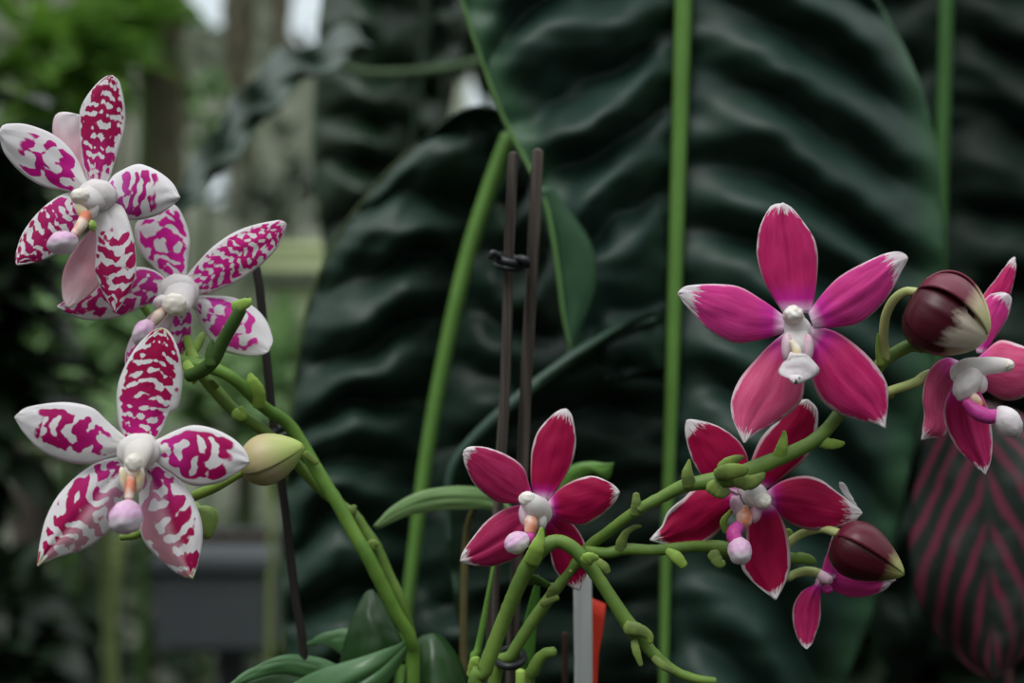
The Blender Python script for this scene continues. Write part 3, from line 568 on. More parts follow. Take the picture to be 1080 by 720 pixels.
# flower C, lowest and nearest
fc = empty('flower', at(147, 485, .39), wo_, 'lowest spotted flower, nearest and facing forward')
d = .386
GT = (.55, .62, .36)
sheet('sepal', [(137, 468), (128, 454), (125, 438), (124, 412), (130, 391), (143.5, 367), (158, 351.5), (165, 347.5), (171, 346.5)], [(161, 468), (171, 454), (180, 434), (187, 430), (192, 403), (190, 376), (183, 357), (177, 349), (171, 346.5)], d + .003, S('spots_c1', 1, .04, .93, .38, .20, 15, 3.2, (.58, .015, .24), (.38, .004, .07), tipc=GT), fc, tip=.002, cup=.002, seed=31)
sheet('petal', [(134, 463), (113, 444), (98, 430.5), (76, 425), (55, 425), (31, 429), (21, 434), (16, 440)], [(130, 478), (122, 480), (101, 487), (82, 488.6), (58, 482.5), (40, 472), (26, 456.5), (20, 447), (16, 440)], d, S('spots_c2', 2, .17, .73, .38, .36, 10, 2.4, (.58, .02, .26), (.42, .005, .13)), fc, tip=-.002, bow=-.002, cup=.002, seed=32)
sheet('petal', [(160, 466), (168, 463), (186, 454), (204, 448.5), (225, 452), (244, 461.5), (257, 473.5), (263, 486.5)], [(160, 482), (169, 490), (181, 498.6), (196, 509), (212, 512), (233, 508), (249, 499), (258, 492), (263, 486.5)], d, S('spots_c3', 14, .10, .72, .38, .28, 7.5, 2.2, (.58, .02, .30), (.42, .005, .11)), fc, tip=-.002, bow=-.002, cup=.002, seed=33)
sheet('sepal', [(138, 482), (122, 483), (101, 489), (79.5, 504), (61, 524), (49, 547), (43, 571), (41, 587), (40, 596.5)], [(142, 497), (134, 515), (126, 535), (118, 556), (104, 570), (86, 580), (61, 587), (49, 592), (40, 596.5)], d + .003, S('spots_c4', 4, .10, .97, .45, .17, 10, 2.2, (.58, .02, .28), (.42, .008, .10), fade=.34, tipc=GT), fc, tip=-.005, bow=-.003, cup=.003, keel=.0008, seed=34)
sheet('sepal', [(146, 497), (147, 515), (147.5, 538), (150, 565), (162, 583), (180, 599), (193, 607), (203, 610)], [(156, 484), (171, 491.5), (189.5, 507), (203, 525), (212, 549), (213, 571), (209, 592), (206, 603), (203, 610)], d + .003, S('spots_c5', 5, .08, .97, .44, .17, 10, 2.2, (.56, .02, .26), (.38, .006, .08), fade=-.30, tipc=GT), fc, tip=-.005, bow=-.003, cup=.003, keel=.0008, seed=35)
tube('column', [(148, 466, d - .000, 17), (146, 476, d - .003, 16), (142, 490, d - .005, 12), (139, 503, d - .006, 9)], plain('column_cream', (.88, .86, .78), (.86, .83, .80), 150, .5, .2, .3, .1), fc, flat=.6); blob('column_base', 146, 476, d - .001, 23, 19, .0028, M['white'], fc, bump=.06)
blob('anther_cap', 141, 488, d - .0095, 9, 10, .0016, M['cap'], fc, seed=21)
blob('side_lobe', 131, 506, d - .0075, 5, 14, .0016, M['throat_pale'], fc, .2, bump=.04, seed=22); blob('side_lobe', 147, 507, d - .0075, 5, 14, .0016, M['throat_pale'], fc, -.2, bump=.04, seed=23)
tube('throat', [(138, 503, d - .009, 4), (137, 514, d - .011, 5), (136, 525, d - .012, 5)], M['throat'], fc)
blob('lip', 133, 545, d - .015, 17, 18, .006, M['lip'], fc, bump=.07, seed=24, pinch=-.12, fuzz=.04)
tube('pedicel', [(150, 485, d + .006, 4), (170, 505, d + .016, 5), (190, 524, d + .02, 5), (150, 560, d + .026, 5), (128, 566, d + .026, 4)], M['bract_light'], fc)

# flower B, in the middle
fb = empty('flower', at(185, 312, .42), wo_, 'middle spotted flower, with a green stem crossing its right petal')
d = .422
sheet('sepal', [(178, 300), (170, 289), (159.6, 278.6), (149, 266.7), (143.8, 252), (144, 236), (158, 223), (172, 217), (182, 216)], [(196, 300), (197.5, 280), (200, 257.5), (198, 241.7), (191.5, 226), (187, 219), (182, 216)], d + .003, S('spots_b1', 6, .12, .90, .45, .22, 8, 2.2, (.68, .02, .34), (.66, .015, .32)), fb, tip=.002, cup=.002, seed=36)
sheet('petal', [(193, 299), (199, 289), (211, 274.7), (225.6, 260), (246.7, 245.6), (268, 237.5), (291, 233), (297, 233), (301.5, 236)], [(202, 308), (217, 310), (231, 305), (252, 296), (273, 281), (289, 265.4), (299, 248), (302, 241), (301.5, 236)], d, S('spots_b2', 7, .10, .95, .40, .20, 15, 4.5, (.68, .02, .34), (.60, .012, .22)), fb, tip=-.003, bow=-.002, cup=.002, seed=37)
sheet('petal', [(199, 316), (206, 313), (220, 312), (241, 313), (257, 318), (270, 326), (281, 339), (287, 355), (287, 363), (282, 371)], [(199, 322), (206, 327), (212, 342), (225, 361.5), (236, 370), (247, 373), (258, 375), (268, 375.5), (276, 374), (282, 371)], d + .001, S('spots_b3', 8, .10, .74, .44, .26, 6.5, 2.2, (.60, .04, .42), (.68, .04, .36)), fb, tip=-.002, cup=.003, seed=38)
sheet('petal', [(178, 300), (168, 288), (150, 282), (125, 285), (100, 295), (82, 308), (70, 317), (61, 323)], [(178, 316), (168, 318.5), (158, 320), (140, 328), (123, 335), (93, 337), (74, 331), (61, 323)], d + .001, S('spots_b4', 9, .10, .92, .44, .16, 10, 2.6, (.64, .04, .36), (.52, .015, .18)), fb, tip=-.001, cup=.002, seed=39)
sheet('sepal', [(177, 322), (160, 331), (141, 352), (134, 368), (132.5, 383), (138, 396)], [(187, 328), (182, 345), (176, 362), (165, 380), (152, 392), (138, 396)], d + .003, S('spots_b5', 10, .45, .9, .5, .2, 8, 2.4, (.66, .2, .45), (.62, .05, .30), ground=(.80, .66, .74)), fb, cup=.003, seed=40)
sheet('sepal', [(182, 322), (180, 345), (174, 365), (172, 385), (176, 398)], [(200, 320), (203, 335), (201, 353), (192, 375), (184, 390), (176, 398)], d + .003, S('spots_b6', 11, .12, .9, .42, .14, 8, 2.6, (.64, .03, .40), (.58, .02, .25)), fb, cup=.003, seed=41)
tube('column', [(192, 302, d - .002, 15), (189, 313, d - .005, 17), (186, 323, d - .0075, 16)], M['white'], fb, flat=.6); blob('column_base', 188, 309, d - .002, 22, 20, .003, M['white'], fb, bump=.06)
blob('anther_cap', 184, 321, d - .011, 13, 12, .0022, M['cap'], fb, seed=25)
tube('throat', [(172, 328, d - .010, 5), (166, 334, d - .012, 6), (162, 340, d - .012, 5)], M['throat'], fb)
blob('lip', 152, 351, d - .014, 11, 15, .005, M['lip'], fb, -.4, bump=.07, seed=26)
blob('side_lobe', 170, 318, d - .008, 9, 7, .003, M['white'], fb, .5, bump=.04, seed=27)

# flower A, top left
fa = empty('flower', at(98, 205, .41), wo_, 'topmost spotted flower, at the upper left')
d = .408
sheet('sepal', [(94, 205), (91, 188), (87, 170), (85, 145), (84.5, 120), (90, 105), (101.5, 90), (111, 82), (118, 80)], [(107, 205), (115, 190), (125, 158), (131, 136.7), (132, 117), (128.5, 96), (124.5, 84), (118, 80)], d + .003, S('spots_a1', 12, .15, .97, .40, .17, 15, 4.2, (.58, .02, .26), (.38, .005, .08)), fa, tip=.002, cup=.002, seed=42)
sheet('petal', [(93, 195), (82, 169), (70, 153), (55, 141.5), (40, 135), (25, 131), (10, 131), (3, 133), (-1, 141)], [(90, 207), (72, 201.5), (50, 197.5), (35, 191), (20, 179.5), (6, 163), (1, 151), (-1, 141)], d, S('spots_a2', 27, .14, .66, .44, .24, 5.5, 2.6, (.58, .01, .28), (.52, .008, .23)), fa, tip=-.002, cup=.002, seed=43)
sheet('petal', [(106, 200), (114, 194), (122, 184), (143, 174), (156, 176), (171, 184), (183, 194.5), (189.5, 208)], [(107, 212), (119, 225), (131, 231), (147, 231.5), (165, 227), (180, 218), (187, 212), (189.5, 208)], d - .002, S('spots_a3', 13, .08, .62, .43, .22, 10, 1.6, (.60, .10, .48), (.48, .01, .22)), fa, tip=-.003, cup=.003, seed=44)
sheet('sepal', [(90, 205), (73, 203.5), (58, 210), (41.7, 223), (28, 240), (21.5, 253), (17, 270), (18, 279)], [(98, 222), (92, 235), (87, 243), (79, 255), (66, 264), (50, 272), (33, 277.5), (18, 279)], d + .002, S('spots_a4', 15, .10, .96, .43, .12, 12, 3.0, (.55, .02, .26), (.42, .01, .12)), fa, tip=-.004, bow=-.002, cup=.002, seed=45)
sheet('sepal', [(94, 214), (98, 230), (102, 248), (101.5, 270), (101.5, 290), (110, 310), (116, 320), (121.5, 329)], [(120, 208), (131, 221), (137, 237), (142, 257), (143.5, 278), (141.5, 295), (131.5, 315), (121.5, 329)], d - .002, S('spots_a5', 16, .28, .97, .45, .12, 11, 2.0, (.50, .012, .15), (.42, .01, .10)), fa, tip=-.004, bow=-.003, cup=.002, keel=.0008, seed=46)
tube('column', [(106, 203, d - .003, 14), (100, 207, d - .0045, 15), (94, 209, d - .006, 14), (87, 209, d - .0075, 11)], M['white'], fa, flat=.6); blob('column_base', 102, 206, d - .003, 21, 17, .0032, M['white'], fa, bump=.06)
blob('anther_cap', 85, 207, d - .008, 10, 9, .0024, M['cap'], fa, seed=28)
blob('side_lobe', 86, 222, d - .008, 6, 11, .0012, M['throat_pale'], fa, .5, bump=.04, seed=29); blob('side_lobe', 96, 221, d - .0065, 8, 12, .0012, M['white'], fa, -.3, bump=.04, seed=30)
tube('throat', [(91, 226, d - .008, 6), (86, 237, d - .011, 6), (79, 247, d - .013, 5)], M['throat'], fa)
blob('lip', 66, 256, d - .016, 16, 12, .005, M['lip'], fa, .25, bump=.07, seed=31)
blob('lip_tip', 98, 238, d - .013, 3.5, 6, .002, M['bract_light'], fa, .2)
# flower facing away behind A
fd = empty('flower', at(96, 215, .42), wo_, 'pale pink flower turned away behind the topmost one')
PALE = u_ramp('petal_back_pale', [(0, (.86, .42, .56)), (.5, (.86, .55, .64)), (.8, (.84, .74, .78)), (1, WHITE)], .5, .25, .5, .15, 6, 3, 5)
PALE2 = u_ramp('petal_back_rose', [(0, (.88, .55, .65)), (.5, (.84, .42, .52)), (1, (.86, .72, .76))], .5, .25, .6, .15, 7, 3, 4)
sheet('petal', [(82, 205), (68, 175), (59, 150), (56, 138), (57.5, 125), (62, 119.5), (70, 119), (80, 121)], [(98, 205), (98, 180), (97, 150), (95, 130), (90, 124), (80, 121)], .418, PALE, fd, cup=.002, seed=47)
sheet('petal', [(97, 240), (90, 249), (77, 266), (68, 284), (65.5, 300), (67, 315), (72, 324)], [(106, 240), (110, 255), (112, 275), (108, 295), (98, 308), (84, 318), (72, 324)], .4135, PALE2, fd, cup=.002, seed=48)
tube('pedicel', [(95, 220, .420, 4), (130, 290, .432, 4), (170, 350, .436, 4), (196, 384, .432, 5)], M['stem_left'], fd)

# spikes, bracts, buds of the spotted plant
stl = M['stem_left']
qa = tube('flower_spike', [(190, 380, .42, 7), (205, 384, .418, 7), (224, 388, .418, 7), (240, 395, .418, 6.5), (252, 404, .420, 6.5), (266, 418, .424, 6.5), (282, 432, .430, 6.5), (303, 446, .436, 7), (318, 468, .438, 7.5), (329, 487, .438, 7.5), (343, 510, .438, 7.5), (358, 534, .438, 7.5), (372, 560, .438, 7.5), (388, 587, .438, 7.5), (402, 615, .440, 7.5), (417, 645, .442, 7), (433, 675, .445, 7), (436, 720, .448, 7), (434, 1000, .45, 7)], stl, wo_, n=120, bump=.08, seed=5)
qb = tube('flower_spike', [(206, 388, .424, 6), (226, 410, .426, 7), (244, 430, .428, 6.5), (262, 443, .430, 6), (285, 460, .434, 6), (312, 488, .444, 6), (338, 515, .448, 6), (360, 533, .448, 6), (374, 545, .447, 7), (384, 558, .447, 6), (396, 576, .447, 6.5), (410, 605, .447, 5.5), (424, 636, .447, 5.5), (434, 670, .45, 5.5)], M['stem'], wo_, n=100, bump=.1, seed=6)
qc = tube('flower_spike', [(200, 396, .414, 7), (212, 391, .410, 7.5), (224, 381, .407, 7.5), (234, 362, .405, 7), (245, 342, .403, 7), (254, 326, .402, 6.5)], M['stem_dark'], wo_, n=40)  # backlit peg: its shade is put into the darker stem colour
bract([(247, 324, .402, 6), (254, 322, .401, 6.5), (262, 318, .400, 5), (264, 315, .400, 2)], qc, 'bract_light'); bract([(222, 384, .405, 6), (222, 370, .405, 5), (224, 358, .405, 1.5)], qc, 'stem_dark')
bract([(272, 428, .424, 6), (272, 414, .422, 8), (266, 402, .421, 7), (264, 395, .421, 3)], qa, 'bract_light'); bract([(248, 436, .426, 6), (256, 438, .426, 6), (254, 430, .426, 3)], qb, 'bract_light')
bract([(368, 548, .444, 5), (371, 539, .443, 5.5), (374, 534, .443, 3)], qb); bract([(388, 582, .444, 5), (393, 574, .443, 6), (398, 574, .443, 3)], qb); bract([(226, 408, .423, 6), (222, 402, .421, 4)], qb)
bract([(322, 478, .434, 4), (334, 488, .434, 3)], qa); bract([(196, 384, .416, 6), (206, 396, .414, 5), (204, 404, .414, 2)], qa, 'bract_light')
pb = tube('pedicel', [(189, 330, .428, 4), (194, 345, .428, 4.5), (200, 366, .424, 5), (206, 380, .420, 6)], M['bract_light'], fb)
tube('pedicel', [(214, 352, .430, 3), (210, 360, .428, 5), (200, 374, .424, 6)], M['bract_light'], fb)
GB = [u_ramp('bud_green_a', [(0, (.42, .40, .17)), (.4, (.52, .44, .24)), (.75, (.44, .50, .17)), (1, (.38, .52, .12))], .4, .35, .4, .08, 1, 3, 3), u_ramp('bud_green_b', [(0, (.36, .40, .14)), (.5, (.50, .40, .24)), (.8, (.40, .48, .16)), (1, (.36, .52, .11))], .4, .35, .4, .08, 4, 3, 3)]
bud(wo_, 'plump yellow-green bud with a seam, beside the black stake', (254, 494), (321, 470), .400, .398, 26, GB, [(196, 530, .410, 4), (205, 523, .405, 5.5), (226, 514, .402, 5.5), (254, 498, .400, 5)], M['bract_light'], phase=-.9, prof=.72)
bud(wo_, 'small green bud half hidden behind the lowest flower', (210, 536), (220, 568), .412, .408, 16, [plain('bud_small_green', (.26, .38, .10), (.20, .31, .08), 90, .45, .3)], [(196, 530, .413, 4), (205, 532, .412, 4), (212, 540, .411, 4)], M['bract_light'], phase=1.2)
# basal leaves
ol, od = M['orchid_leaf'], M['orchid_leaf_dark']
def leafp(label, L, Rr, D, mat, **k):
    o = sheet('leaf', L, Rr, D, mat, wo_, th=.0018, n=34, m=18, **k)
    if label: o['label'] = label
    return o
leafp(None, [(436, 671), (410, 684), (380, 695), (345, 705), (318, 716), (290, 735), (270, 760)], [(438, 673), (425, 695), (407, 720), (380, 745), (350, 765), (310, 775), (270, 760)], .445, ol, tip=-.05, bow=.01, cup=.004, keel=.002, seed=51)
leafp(None, [(370, 712), (350, 699), (325, 693), (300, 692), (275, 700), (255, 711), (238, 727)], [(375, 722), (350, 722), (325, 714), (300, 708), (275, 712), (255, 720), (238, 727)], .452, ol, tip=-.02, cup=.003, seed=52)
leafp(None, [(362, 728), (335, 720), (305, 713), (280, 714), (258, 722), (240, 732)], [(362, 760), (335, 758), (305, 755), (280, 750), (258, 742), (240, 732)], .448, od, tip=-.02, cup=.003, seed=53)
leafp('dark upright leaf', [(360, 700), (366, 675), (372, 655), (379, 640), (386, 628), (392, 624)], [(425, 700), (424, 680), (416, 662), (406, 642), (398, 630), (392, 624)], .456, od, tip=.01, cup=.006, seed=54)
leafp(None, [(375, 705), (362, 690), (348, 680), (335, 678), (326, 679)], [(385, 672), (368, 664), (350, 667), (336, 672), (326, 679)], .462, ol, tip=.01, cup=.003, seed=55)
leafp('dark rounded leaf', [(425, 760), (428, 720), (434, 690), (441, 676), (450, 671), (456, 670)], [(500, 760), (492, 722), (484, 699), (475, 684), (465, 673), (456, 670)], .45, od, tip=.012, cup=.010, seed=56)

# ------------------------------------------------------------------ stakes, clips, label, tag, other stems
SG = 'stakes behind the flowers'
BED = CZ - .958
def foot(D): return 360 + BED / (D * K) + 8
def stake(label, pts, r, mat):
    o = tube('stake', [(p[0], p[1], p[2], r) for p in pts], mat, None, n=40, seg=12, bump=.05); return tag(o, label, 'stake', SG)
stake('brown wooden stake carrying the black clip, left one of the close pair', [(541.5, 163, .452, 0), (537, 260, .452, 0), (533, 400, .452, 0), (528, 490, .452, 0), (522, 600, .452, 0), (518, 700, .452, 0), (514, foot(.452), .452, 0)], 5.6, M['stake'])
stake('brown wooden stake reaching highest, right one of the close pair', [(567, 160, .462, 0), (562, 270, .462, 0), (555, 400, .462, 0), (551, 490, .462, 0), (545, 600, .462, 0), (540, 700, .462, 0), (536, foot(.462), .462, 0)], 6.2, M['stake'])
stake('thin black stake standing behind the spotted orchid', [(266, 268, .450, 0), (274, 305, .450, 0), (285, 417, .450, 0), (300, 533, .450, 0), (312, 635, .450, 0), (321, 705, .450, 0), (330, foot(.45), .450, 0)], 4.6, M['stake_black'])
def ring(name, cx, cy, D, rx, rz, th, tilt, mat, parent=None, tail=None):
    pts = []
    for i in range(29):
        a = 2 * math.pi * i / 28 * 1.0; c = at(cx, cy, D)
        p = c + Vector((rx * D * K * math.cos(a), rz * math.sin(a), rx * D * K * math.cos(a) * tilt + .0012 * math.sin(a))); pts.append([p.x, p.y, p.z, th * D * K])
    return tube(name, pts, mat, parent, n=60, seg=10, px=False)
tw = tag(empty('twist_clip', at(537, 275, .452)), 'black clip wrapped round the left brown stake near the top', 'clip')
ring('band', 538, 274, .452, 15, .0062, 4.5, -.25, M['clip'], tw); ring('band', 537, 280, .452, 13, .0058, 3.6, -.12, M['clip'], tw)
tube('tail', [(548, 273, .446, 5), (554, 275, .445, 5), (557, 281, .446, 3)], M['clip'], tw); tube('tail', [(526, 270, .446, 4), (520, 267, .445, 4), (517, 272, .445, 3)], M['clip'], tw)
tc_ = tag(empty('tie', at(296, 456, .446)), 'small black tie fixing the spotted spike to the black stake', 'tie')
ring('band', 297, 456, .446, 10, .0085, 4, .1, M['clip'], tc_); tube('tail', [(305, 456, .438, 4), (311, 454, .438, 3.5)], M['clip'], tc_); tube('tail', [(290, 460, .438, 3), (283, 455, .438, 3)], M['clip'], tc_)
rg = tag(ring('stem_clip', 538, 693, .428, 14, .007, 4, .05, M['clip']), 'black ring clip around the magenta orchid stems, at the bottom', 'clip')
# white label and red tag
lbx = sheet('plant_label', [(605, 590), (605, 660), (606, 720), (606, foot(.455))], [(624, 590), (624, 660), (624, 720), (624, foot(.455))], .455, M['label_white'], None, cup=.0008, th=.0012, n=20, m=12)
tag(lbx, 'white plastic plant label standing upright beside the red tag', 'plant label')
rt = sheet('plant_tag', [(618, 628), (618, 660), (618, 720), (620, foot(.462))], [(639, 637), (636, 665), (629, 720), (626, foot(.462))], .462, M['tag_red'], None, cup=.001, th=.001, n=20, m=8)
tag(rt, 'bright red tapering plant tag behind the white label', 'plant tag')
# seedling with a narrow leaf
sd = tag(empty('seedling', at(490, 720, .48)), 'seedling with arching narrow green leaves on a tan stalk, behind the wine red flower', 'plant')
lg = plain('narrow_leaf', (.20, .34, .13), (.15, .27, .09), 30, .35, .4, .15)
sheet('leaf', [(548, 545), (520, 519), (490, 513), (460, 515), (435, 522), (410, 537), (395, 554)], [(548, 556), (520, 538), (490, 537), (460, 538), (432, 543), (412, 551), (397, 558), (395, 554)], .478, lg, sd, cup=.003, keel=.0004, tip=-.012, th=.0009, seed=61)
sheet('leaf', [(560, 560), (575, 525), (590, 500), (607, 489), (625, 487), (640, 489), (647, 488)], [(572, 565), (592, 535), (606, 512), (616, 503), (628, 499), (641, 506), (647, 488)], .480, plain('narrow_leaf_bright', (.16, .36, .07), (.13, .30, .055), 30, .35, .4, .2), sd, cup=.003, tip=-.004, th=.0009, seed=62)
tube('stalk', [(505, 528, .482, 3.2), (496, 545, .485, 3.4), (491, 575, .488, 3.8), (489, 640, .488, 4), (489, 705, .488, 4.2), (489, foot(.488), .488, 4.5)], plain('stalk_tan', (.14, .12, .05), (.10, .09, .035), 60), sd)
tube('stalk', [(564, 562, .482, 3), (548, 550, .481, 3), (530, 546, .480, 3)], M['stem_dark'], sd)
ss = tag(tube('stick', [(596, 668, .47, 3.5), (596, 720, .47, 3.2), (596, foot(.47), .47, 3.2)], plain('stick_brown', (.05, .03, .022), (.03, .02, .015), 80, .8, .1), None, n=20), 'short brown stick left of the white label', 'stick')
tag(tube('grass_stem', [(452, foot(.70), .70, 5), (446, 700, .70, 5), (440, 640, .70, 4)], M['midrib_dim'], None, n=14), 'faint green stem below the left leaf midrib', 'stem') if False else None

# ------------------------------------------------------------------ the far greenhouse, out of focus
def shrub(name, label, cat, cx, cy, D, rx, ry, n, ls, mat, seed, group=None, lean=0.0, narrow=.45):
    rr = random.Random(seed); root = tag(empty(name, at(cx, cy, D)), label, cat, group)
    c = at(cx, cy, D); a, b = rx * D * K, ry * D * K
    vs, fs = [], []; tips = []
    for _ in range(n):
        while 1:
            p = Vector((rr.uniform(-1, 1), rr.uniform(-1, 1), rr.uniform(-1, 1)))
            if p.length < 1: break
        P = c + Vector((p.x * a, p.y * a * .7, p.z * b))
        dr = Vector((p.x + rr.uniform(-.6, .6), p.y + rr.uniform(-.6, .6), rr.uniform(-.7, .6) + .1)).normalized()
        sd_ = dr.cross(Vector((rr.uniform(-.4, .4), rr.uniform(-.4, .4), 1))).normalized(); nn = sd_.cross(dr)
        L = ls * rr.uniform(.6, 1.3); W = L * narrow; k = len(vs)
        for t, wd, dz in ((0, .06, 0), (.3, .42, .05), (.6, .45, .04), (.85, .25, -.03), (1, .02, -.10)):
            o_ = P + dr * L * t + nn * L * dz
            vs += [o_ - sd_ * W * wd + nn * L * .06 * wd, o_, o_ + sd_ * W * wd + nn * L * .06 * wd]
        for i in range(4):
            for j in range(2): fs.append((k + i * 3 + j, k + i * 3 + j + 1, k + i * 3 + j + 4, k + i * 3 + j + 3))
        tips.append(P)
    me = bpy.data.meshes.new('foliage'); me.from_pydata(vs, [], fs); me.update()
    link('foliage', me, mat, root)
    base = Vector((c.x + lean, c.y, 0.0))
    tube('stem', [[*base, .007], [*(base.lerp(c, .6)), .006], [*c, .006]], M['stem_dark'], root, px=False)
    return root
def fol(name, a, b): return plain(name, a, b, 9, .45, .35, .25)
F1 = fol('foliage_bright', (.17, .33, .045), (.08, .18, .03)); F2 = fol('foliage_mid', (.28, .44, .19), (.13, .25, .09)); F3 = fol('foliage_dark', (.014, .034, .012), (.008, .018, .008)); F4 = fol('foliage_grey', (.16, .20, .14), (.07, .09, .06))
FG = 'blurred shrubs far behind'
shrub('tall_fern', 'bright green blurred foliage patch above the topmost flower', 'shrub', 62, 70, 1.85, 62, 46, 110, .085, F1, 11, FG)
shrub('tall_fern', 'small bright green blurred tuft near the top, left', 'shrub', 150, 26, 2.06, 28, 34, 50, .08, F1, 12, FG)
shrub('shrub', 'soft green blurred bush left of the lowest flower', 'shrub', 76, 375, 1.5, 78, 78, 230, .065, F2, 13, FG)
shrub('shrub', 'blurred green bush right of the lowest flower, behind the black stake', 'shrub', 262, 425, 1.75, 52, 62, 130, .07, F2, 14, FG)
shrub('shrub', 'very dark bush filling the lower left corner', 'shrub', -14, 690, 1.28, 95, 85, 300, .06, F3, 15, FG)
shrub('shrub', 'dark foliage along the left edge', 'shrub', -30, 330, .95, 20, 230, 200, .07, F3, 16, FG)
shrub('shrub', 'mid green blurred bush right of the bright fern, beside the moss', 'shrub', 216, 130, 2.55, 40, 60, 60, .07, F2, 31, FG)
shrub('shrub', 'grey-green airy bush at the centre left, right of the middle flower', 'shrub', 300, 200, 2.95, 55, 65, 110, .07, F4, 17, FG)
shrub('shrub', 'grey-green airy bush at the top, left of the dark ridged leaf', 'shrub', 262, 62, 3.3, 85, 60, 60, .07, F4, 18, FG)
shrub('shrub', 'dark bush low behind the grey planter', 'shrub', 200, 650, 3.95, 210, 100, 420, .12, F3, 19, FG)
shrub('shrub', 'added black-green bush darkening the gap low behind the dark striped leaf', 'shrub', 965, 610, 1.1, 170, 180, 620, .09, F3, 20, FG)  # added dark foliage, hides the pale wall so the gap goes black
shrub('shrub', 'grey-green bush left of the spotted flowers, low behind the lowest one', 'shrub', 90, 540, 2.3, 80, 70, 120, .08, F4, 41, FG)
shrub('tall_fern', 'light green blurred tuft behind the black stake, under the pale trays', 'shrub', 262, 395, 2.8, 60, 40, 70, .08, F1, 43, FG)
shrub('shrub', 'dark bush glimpsed between the upper leaves', 'shrub', 515, 20, 1.6, 60, 42, 70, .10, F3, 22, FG)
# hanging moss
MS = plain('moss_grey', (.26, .24, .17), (.15, .14, .09), 30, .9, .1, .1)
def moss(label, px, py0, py1, wpx, D, n, seed):
    rr = random.Random(seed); vs, fs = [], []
    for _ in range(n):
        x = px + rr.gauss(0, wpx * .5); y0 = py0 + rr.uniform(0, 25); y1 = py1 - abs(rr.gauss(0, 60)); dd = D + rr.uniform(-.08, .08); k = len(vs); m_ = 14
        for i in range(m_ + 1):
            t = i / m_; c = at(x + 5 * math.sin(t * 9 + x) + rr.uniform(-2, 2), y0 + (y1 - y0) * t, dd); r_ = .0045 * (1.1 - .8 * t)
            for a in (0, 2.09, 4.19): vs.append(c + Vector((r_ * math.cos(a), r_ * math.sin(a), 0)))
        for i in range(m_):
            for j in range(3): fs.append((k + i * 3 + j, k + i * 3 + (j + 1) % 3, k + i * 3 + 3 + (j + 1) % 3, k + i * 3 + 3 + j))
    me = bpy.data.meshes.new('hanging_moss'); me.from_pydata(vs, [], fs); me.update()
    o = link('hanging_moss', me, MS, None); return tag(o, label, 'moss', 'curtains of hanging moss')
moss('broad curtain of grey-brown hanging moss right of the topmost flower', 165, -60, 330, 34, 2.2, 60, 1)
moss('thin strand of hanging moss above the topmost flower', 30, -60, 120, 16, 2.42, 26, 2)
moss('strand of hanging moss at the top left, just right of the bright fern', 108, -60, 150, 16, 2.4, 26, 3)
moss('hanging moss strand near the pale bench, right of the broad curtain', 250, -60, 250, 12, 2.35, 22, 4)
moss('shorter grey moss strand beside the dark ridged leaf', 296, -60, 160, 9, 2.5, 14, 5)
# rail the moss hangs from
rl_ = tag(tube('hanging_rail', [[-2.2, 2.3, CZ + .675, .014], [0, 2.3, CZ + .675, .014], [.9, 2.3, CZ + .675, .014]], M['stake'], None, px=False), 'horizontal rail above the picture carrying the moss', 'rail')
for x in (-2.2, .9): tube('post', [[x, 2.3, 0, .02], [x, 2.3, CZ + .675, .02]], M['stake'], rl_, px=False)
# windows in the back wall
wm = G('window_light'); em = wm.t.nodes.new('ShaderNodeEmission'); em.inputs[0].default_value = (.75, .85, .9, 1); em.inputs[1].default_value = .75; wm.t.links.new(em.outputs[0], wm.out.inputs[0])
for i, (x0, y0, x1, y1) in enumerate(((198, -60, 236, 26), (306, -60, 342, 46), (494, 84, 524, 122), (130, -60, 150, 4), (214, 176, 236, 214))):
    D = 4.47; a = at(x0, y1, D); b = at(x1, y0, D)
    structure(box('window_%d' % (i + 1), (a.x, 4.48, a.z), (b.x, 4.5, b.z), wm.m))
# bench with pale trays
PT = plain('tray_pale', (.74, .80, .60), (.60, .68, .46), 12, .6, .3)
bn = tag(empty('potting_bench', at(310, 350, 2.0)), 'pale blurred potting bench right of the middle flower', 'bench')
a = at(255, 352, 2.0); b = at(390, 342, 2.0)
box('bench_top', (a.x, 1.9, a.z), (b.x, 2.4, b.z), plain('bench_slats', (.20, .25, .15), None, 8), bn)
for x in (a.x + .02, b.x - .02):
    for y in (1.92, 2.36): box('leg', (x - .012, y - .012, 0), (x + .012, y + .012, a.z), M['stake'], bn)
def tray(label, x0, y0, x1, y1, D, mat, dy=.16):
    a = at(x0, y1, D); b = at(x1, y0, D); o = empty('plant_tray', ((a.x + b.x) / 2, D, a.z)); tag(o, label, 'tray', 'pale trays on the bench')
    box('tub', (a.x, D, a.z), (b.x, D + dy, b.z - .006), mat, o, .006); box('rim', (a.x - .008, D - .008, b.z - .012), (b.x + .008, D + dy + .008, b.z), mat, o, .004)
tray('pale green tray at the bottom on the bench', 285, 302, 338, 341, 1.99, PT)
tray('pale yellow-green tray on the upper level, above the other tray', 268, 257, 346, 288, 2.0, plain('tray_lime', (.76, .84, .50), (.62, .72, .40), 12, .6, .3))
bsh = at(262, 300, 2.02); bs2 = at(352, 291, 2.02)
box('shelf', (bsh.x, 1.96, bsh.z), (bs2.x, 2.3, bs2.z), plain('shelf_grey', (.12, .15, .11), None, 8), bn)
for x in (bsh.x + .006, bs2.x - .006): box('shelf_post', (x - .006, 2.28, a.z), (x + .006, 2.292, bsh.z), M['stake'], bn)
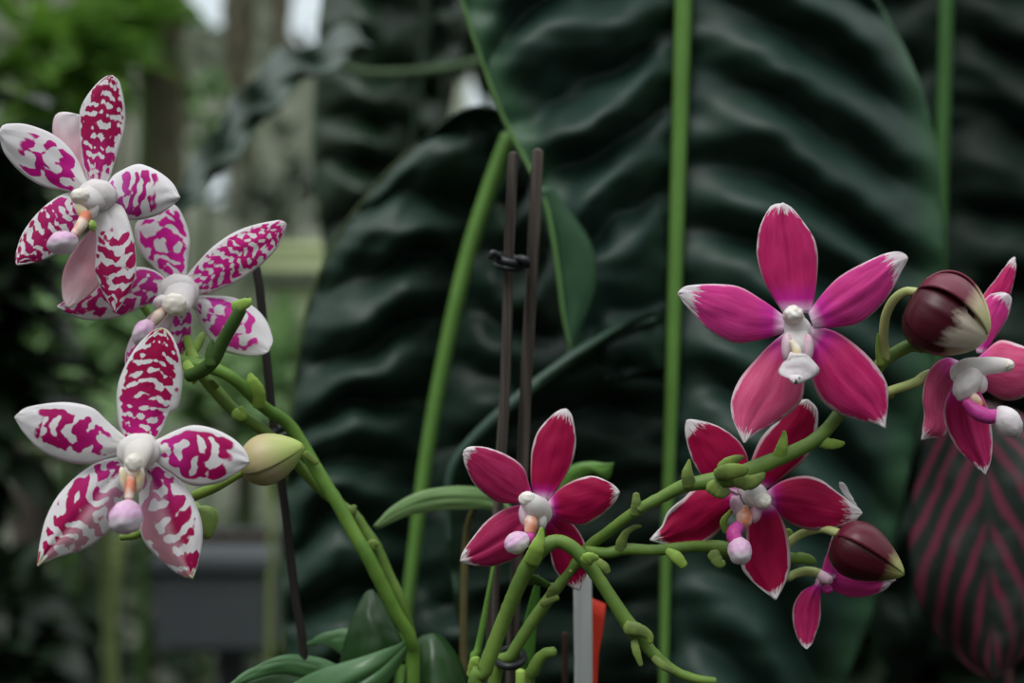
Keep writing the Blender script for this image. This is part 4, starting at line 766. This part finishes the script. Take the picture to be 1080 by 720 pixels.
# grey planter on a post
gp = tag(empty('planter_box', at(222, 690, 1.25)), 'grey rectangular planter box on a post, under the lowest flower', 'planter')
a = at(162, 690, 1.25); b = at(286, 588, 1.25); gm = plain('planter_grey', (.075, .085, .092), (.06, .068, .075), 10, .6, .3)
box('tub', (a.x, 1.25, a.z), (b.x, 1.45, b.z - .01), gm, gp, .006); box('rim', (a.x - .004, 1.244, b.z - .014), (b.x + .004, 1.456, b.z), gm, gp, .004)
box('post', ((a.x + b.x) / 2 - .012, 1.33, 0), ((a.x + b.x) / 2 + .012, 1.36, a.z), gm, gp)
tube('soil', [[a.x + .01, 1.35, b.z - .002, .012], [b.x - .01, 1.35, b.z - .002, .012]], M['bark'], gp, px=False)
bm_ = plain('reed_green', (.26, .32, .12), (.18, .24, .09), 20, .5, .2)
RG = 'blurred reeds around the planter'
def reed(label, pts, r): tag(tube('reed', [(x, y, D, r) for x, y, D in pts], bm_, None, n=16, seg=8), label, 'reed', RG)
gz = lambda D: 360 + CZ / (D * K)
reed('pale slanting reed left of the lowest flower', [(22, 478, 1.0), (70, 520, 1.02), (110, 560, 1.05), (160, gz(1.1), 1.1)], 8)
reed('green reed under the lowest flower', [(128, 565, 1.12), (122, 640, 1.12), (116, 700, 1.12), (110, gz(1.12), 1.12)], 6)
reed('olive reed right of the grey planter, behind the black stake', [(282, 500, 1.1), (288, 600, 1.1), (284, 680, 1.1), (280, gz(1.1), 1.1)], 3.5)

# terracotta pot on the left
tp = tag(tube('terracotta_pot', [(30, 236, 1.75, 10), (31, 226, 1.75, 12), (32, 214, 1.75, 14), (32, 208, 1.75, 16), (32, 203, 1.75, 16)], plain('terracotta', (.30, .09, .035), (.22, .06, .025), 20, .8, .1), None, n=16), 'small blurred terracotta pot left of the topmost flower', 'pot')
pp = tag(tube('wooden_post', [[at(31, 236, 1.75).x, 1.75, 0, .022], [at(31, 236, 1.75).x, 1.75, at(0, 238, 1.75).z - .008, .022]], M['stake'], None, px=False), 'dark post under the small terracotta pot', 'post')
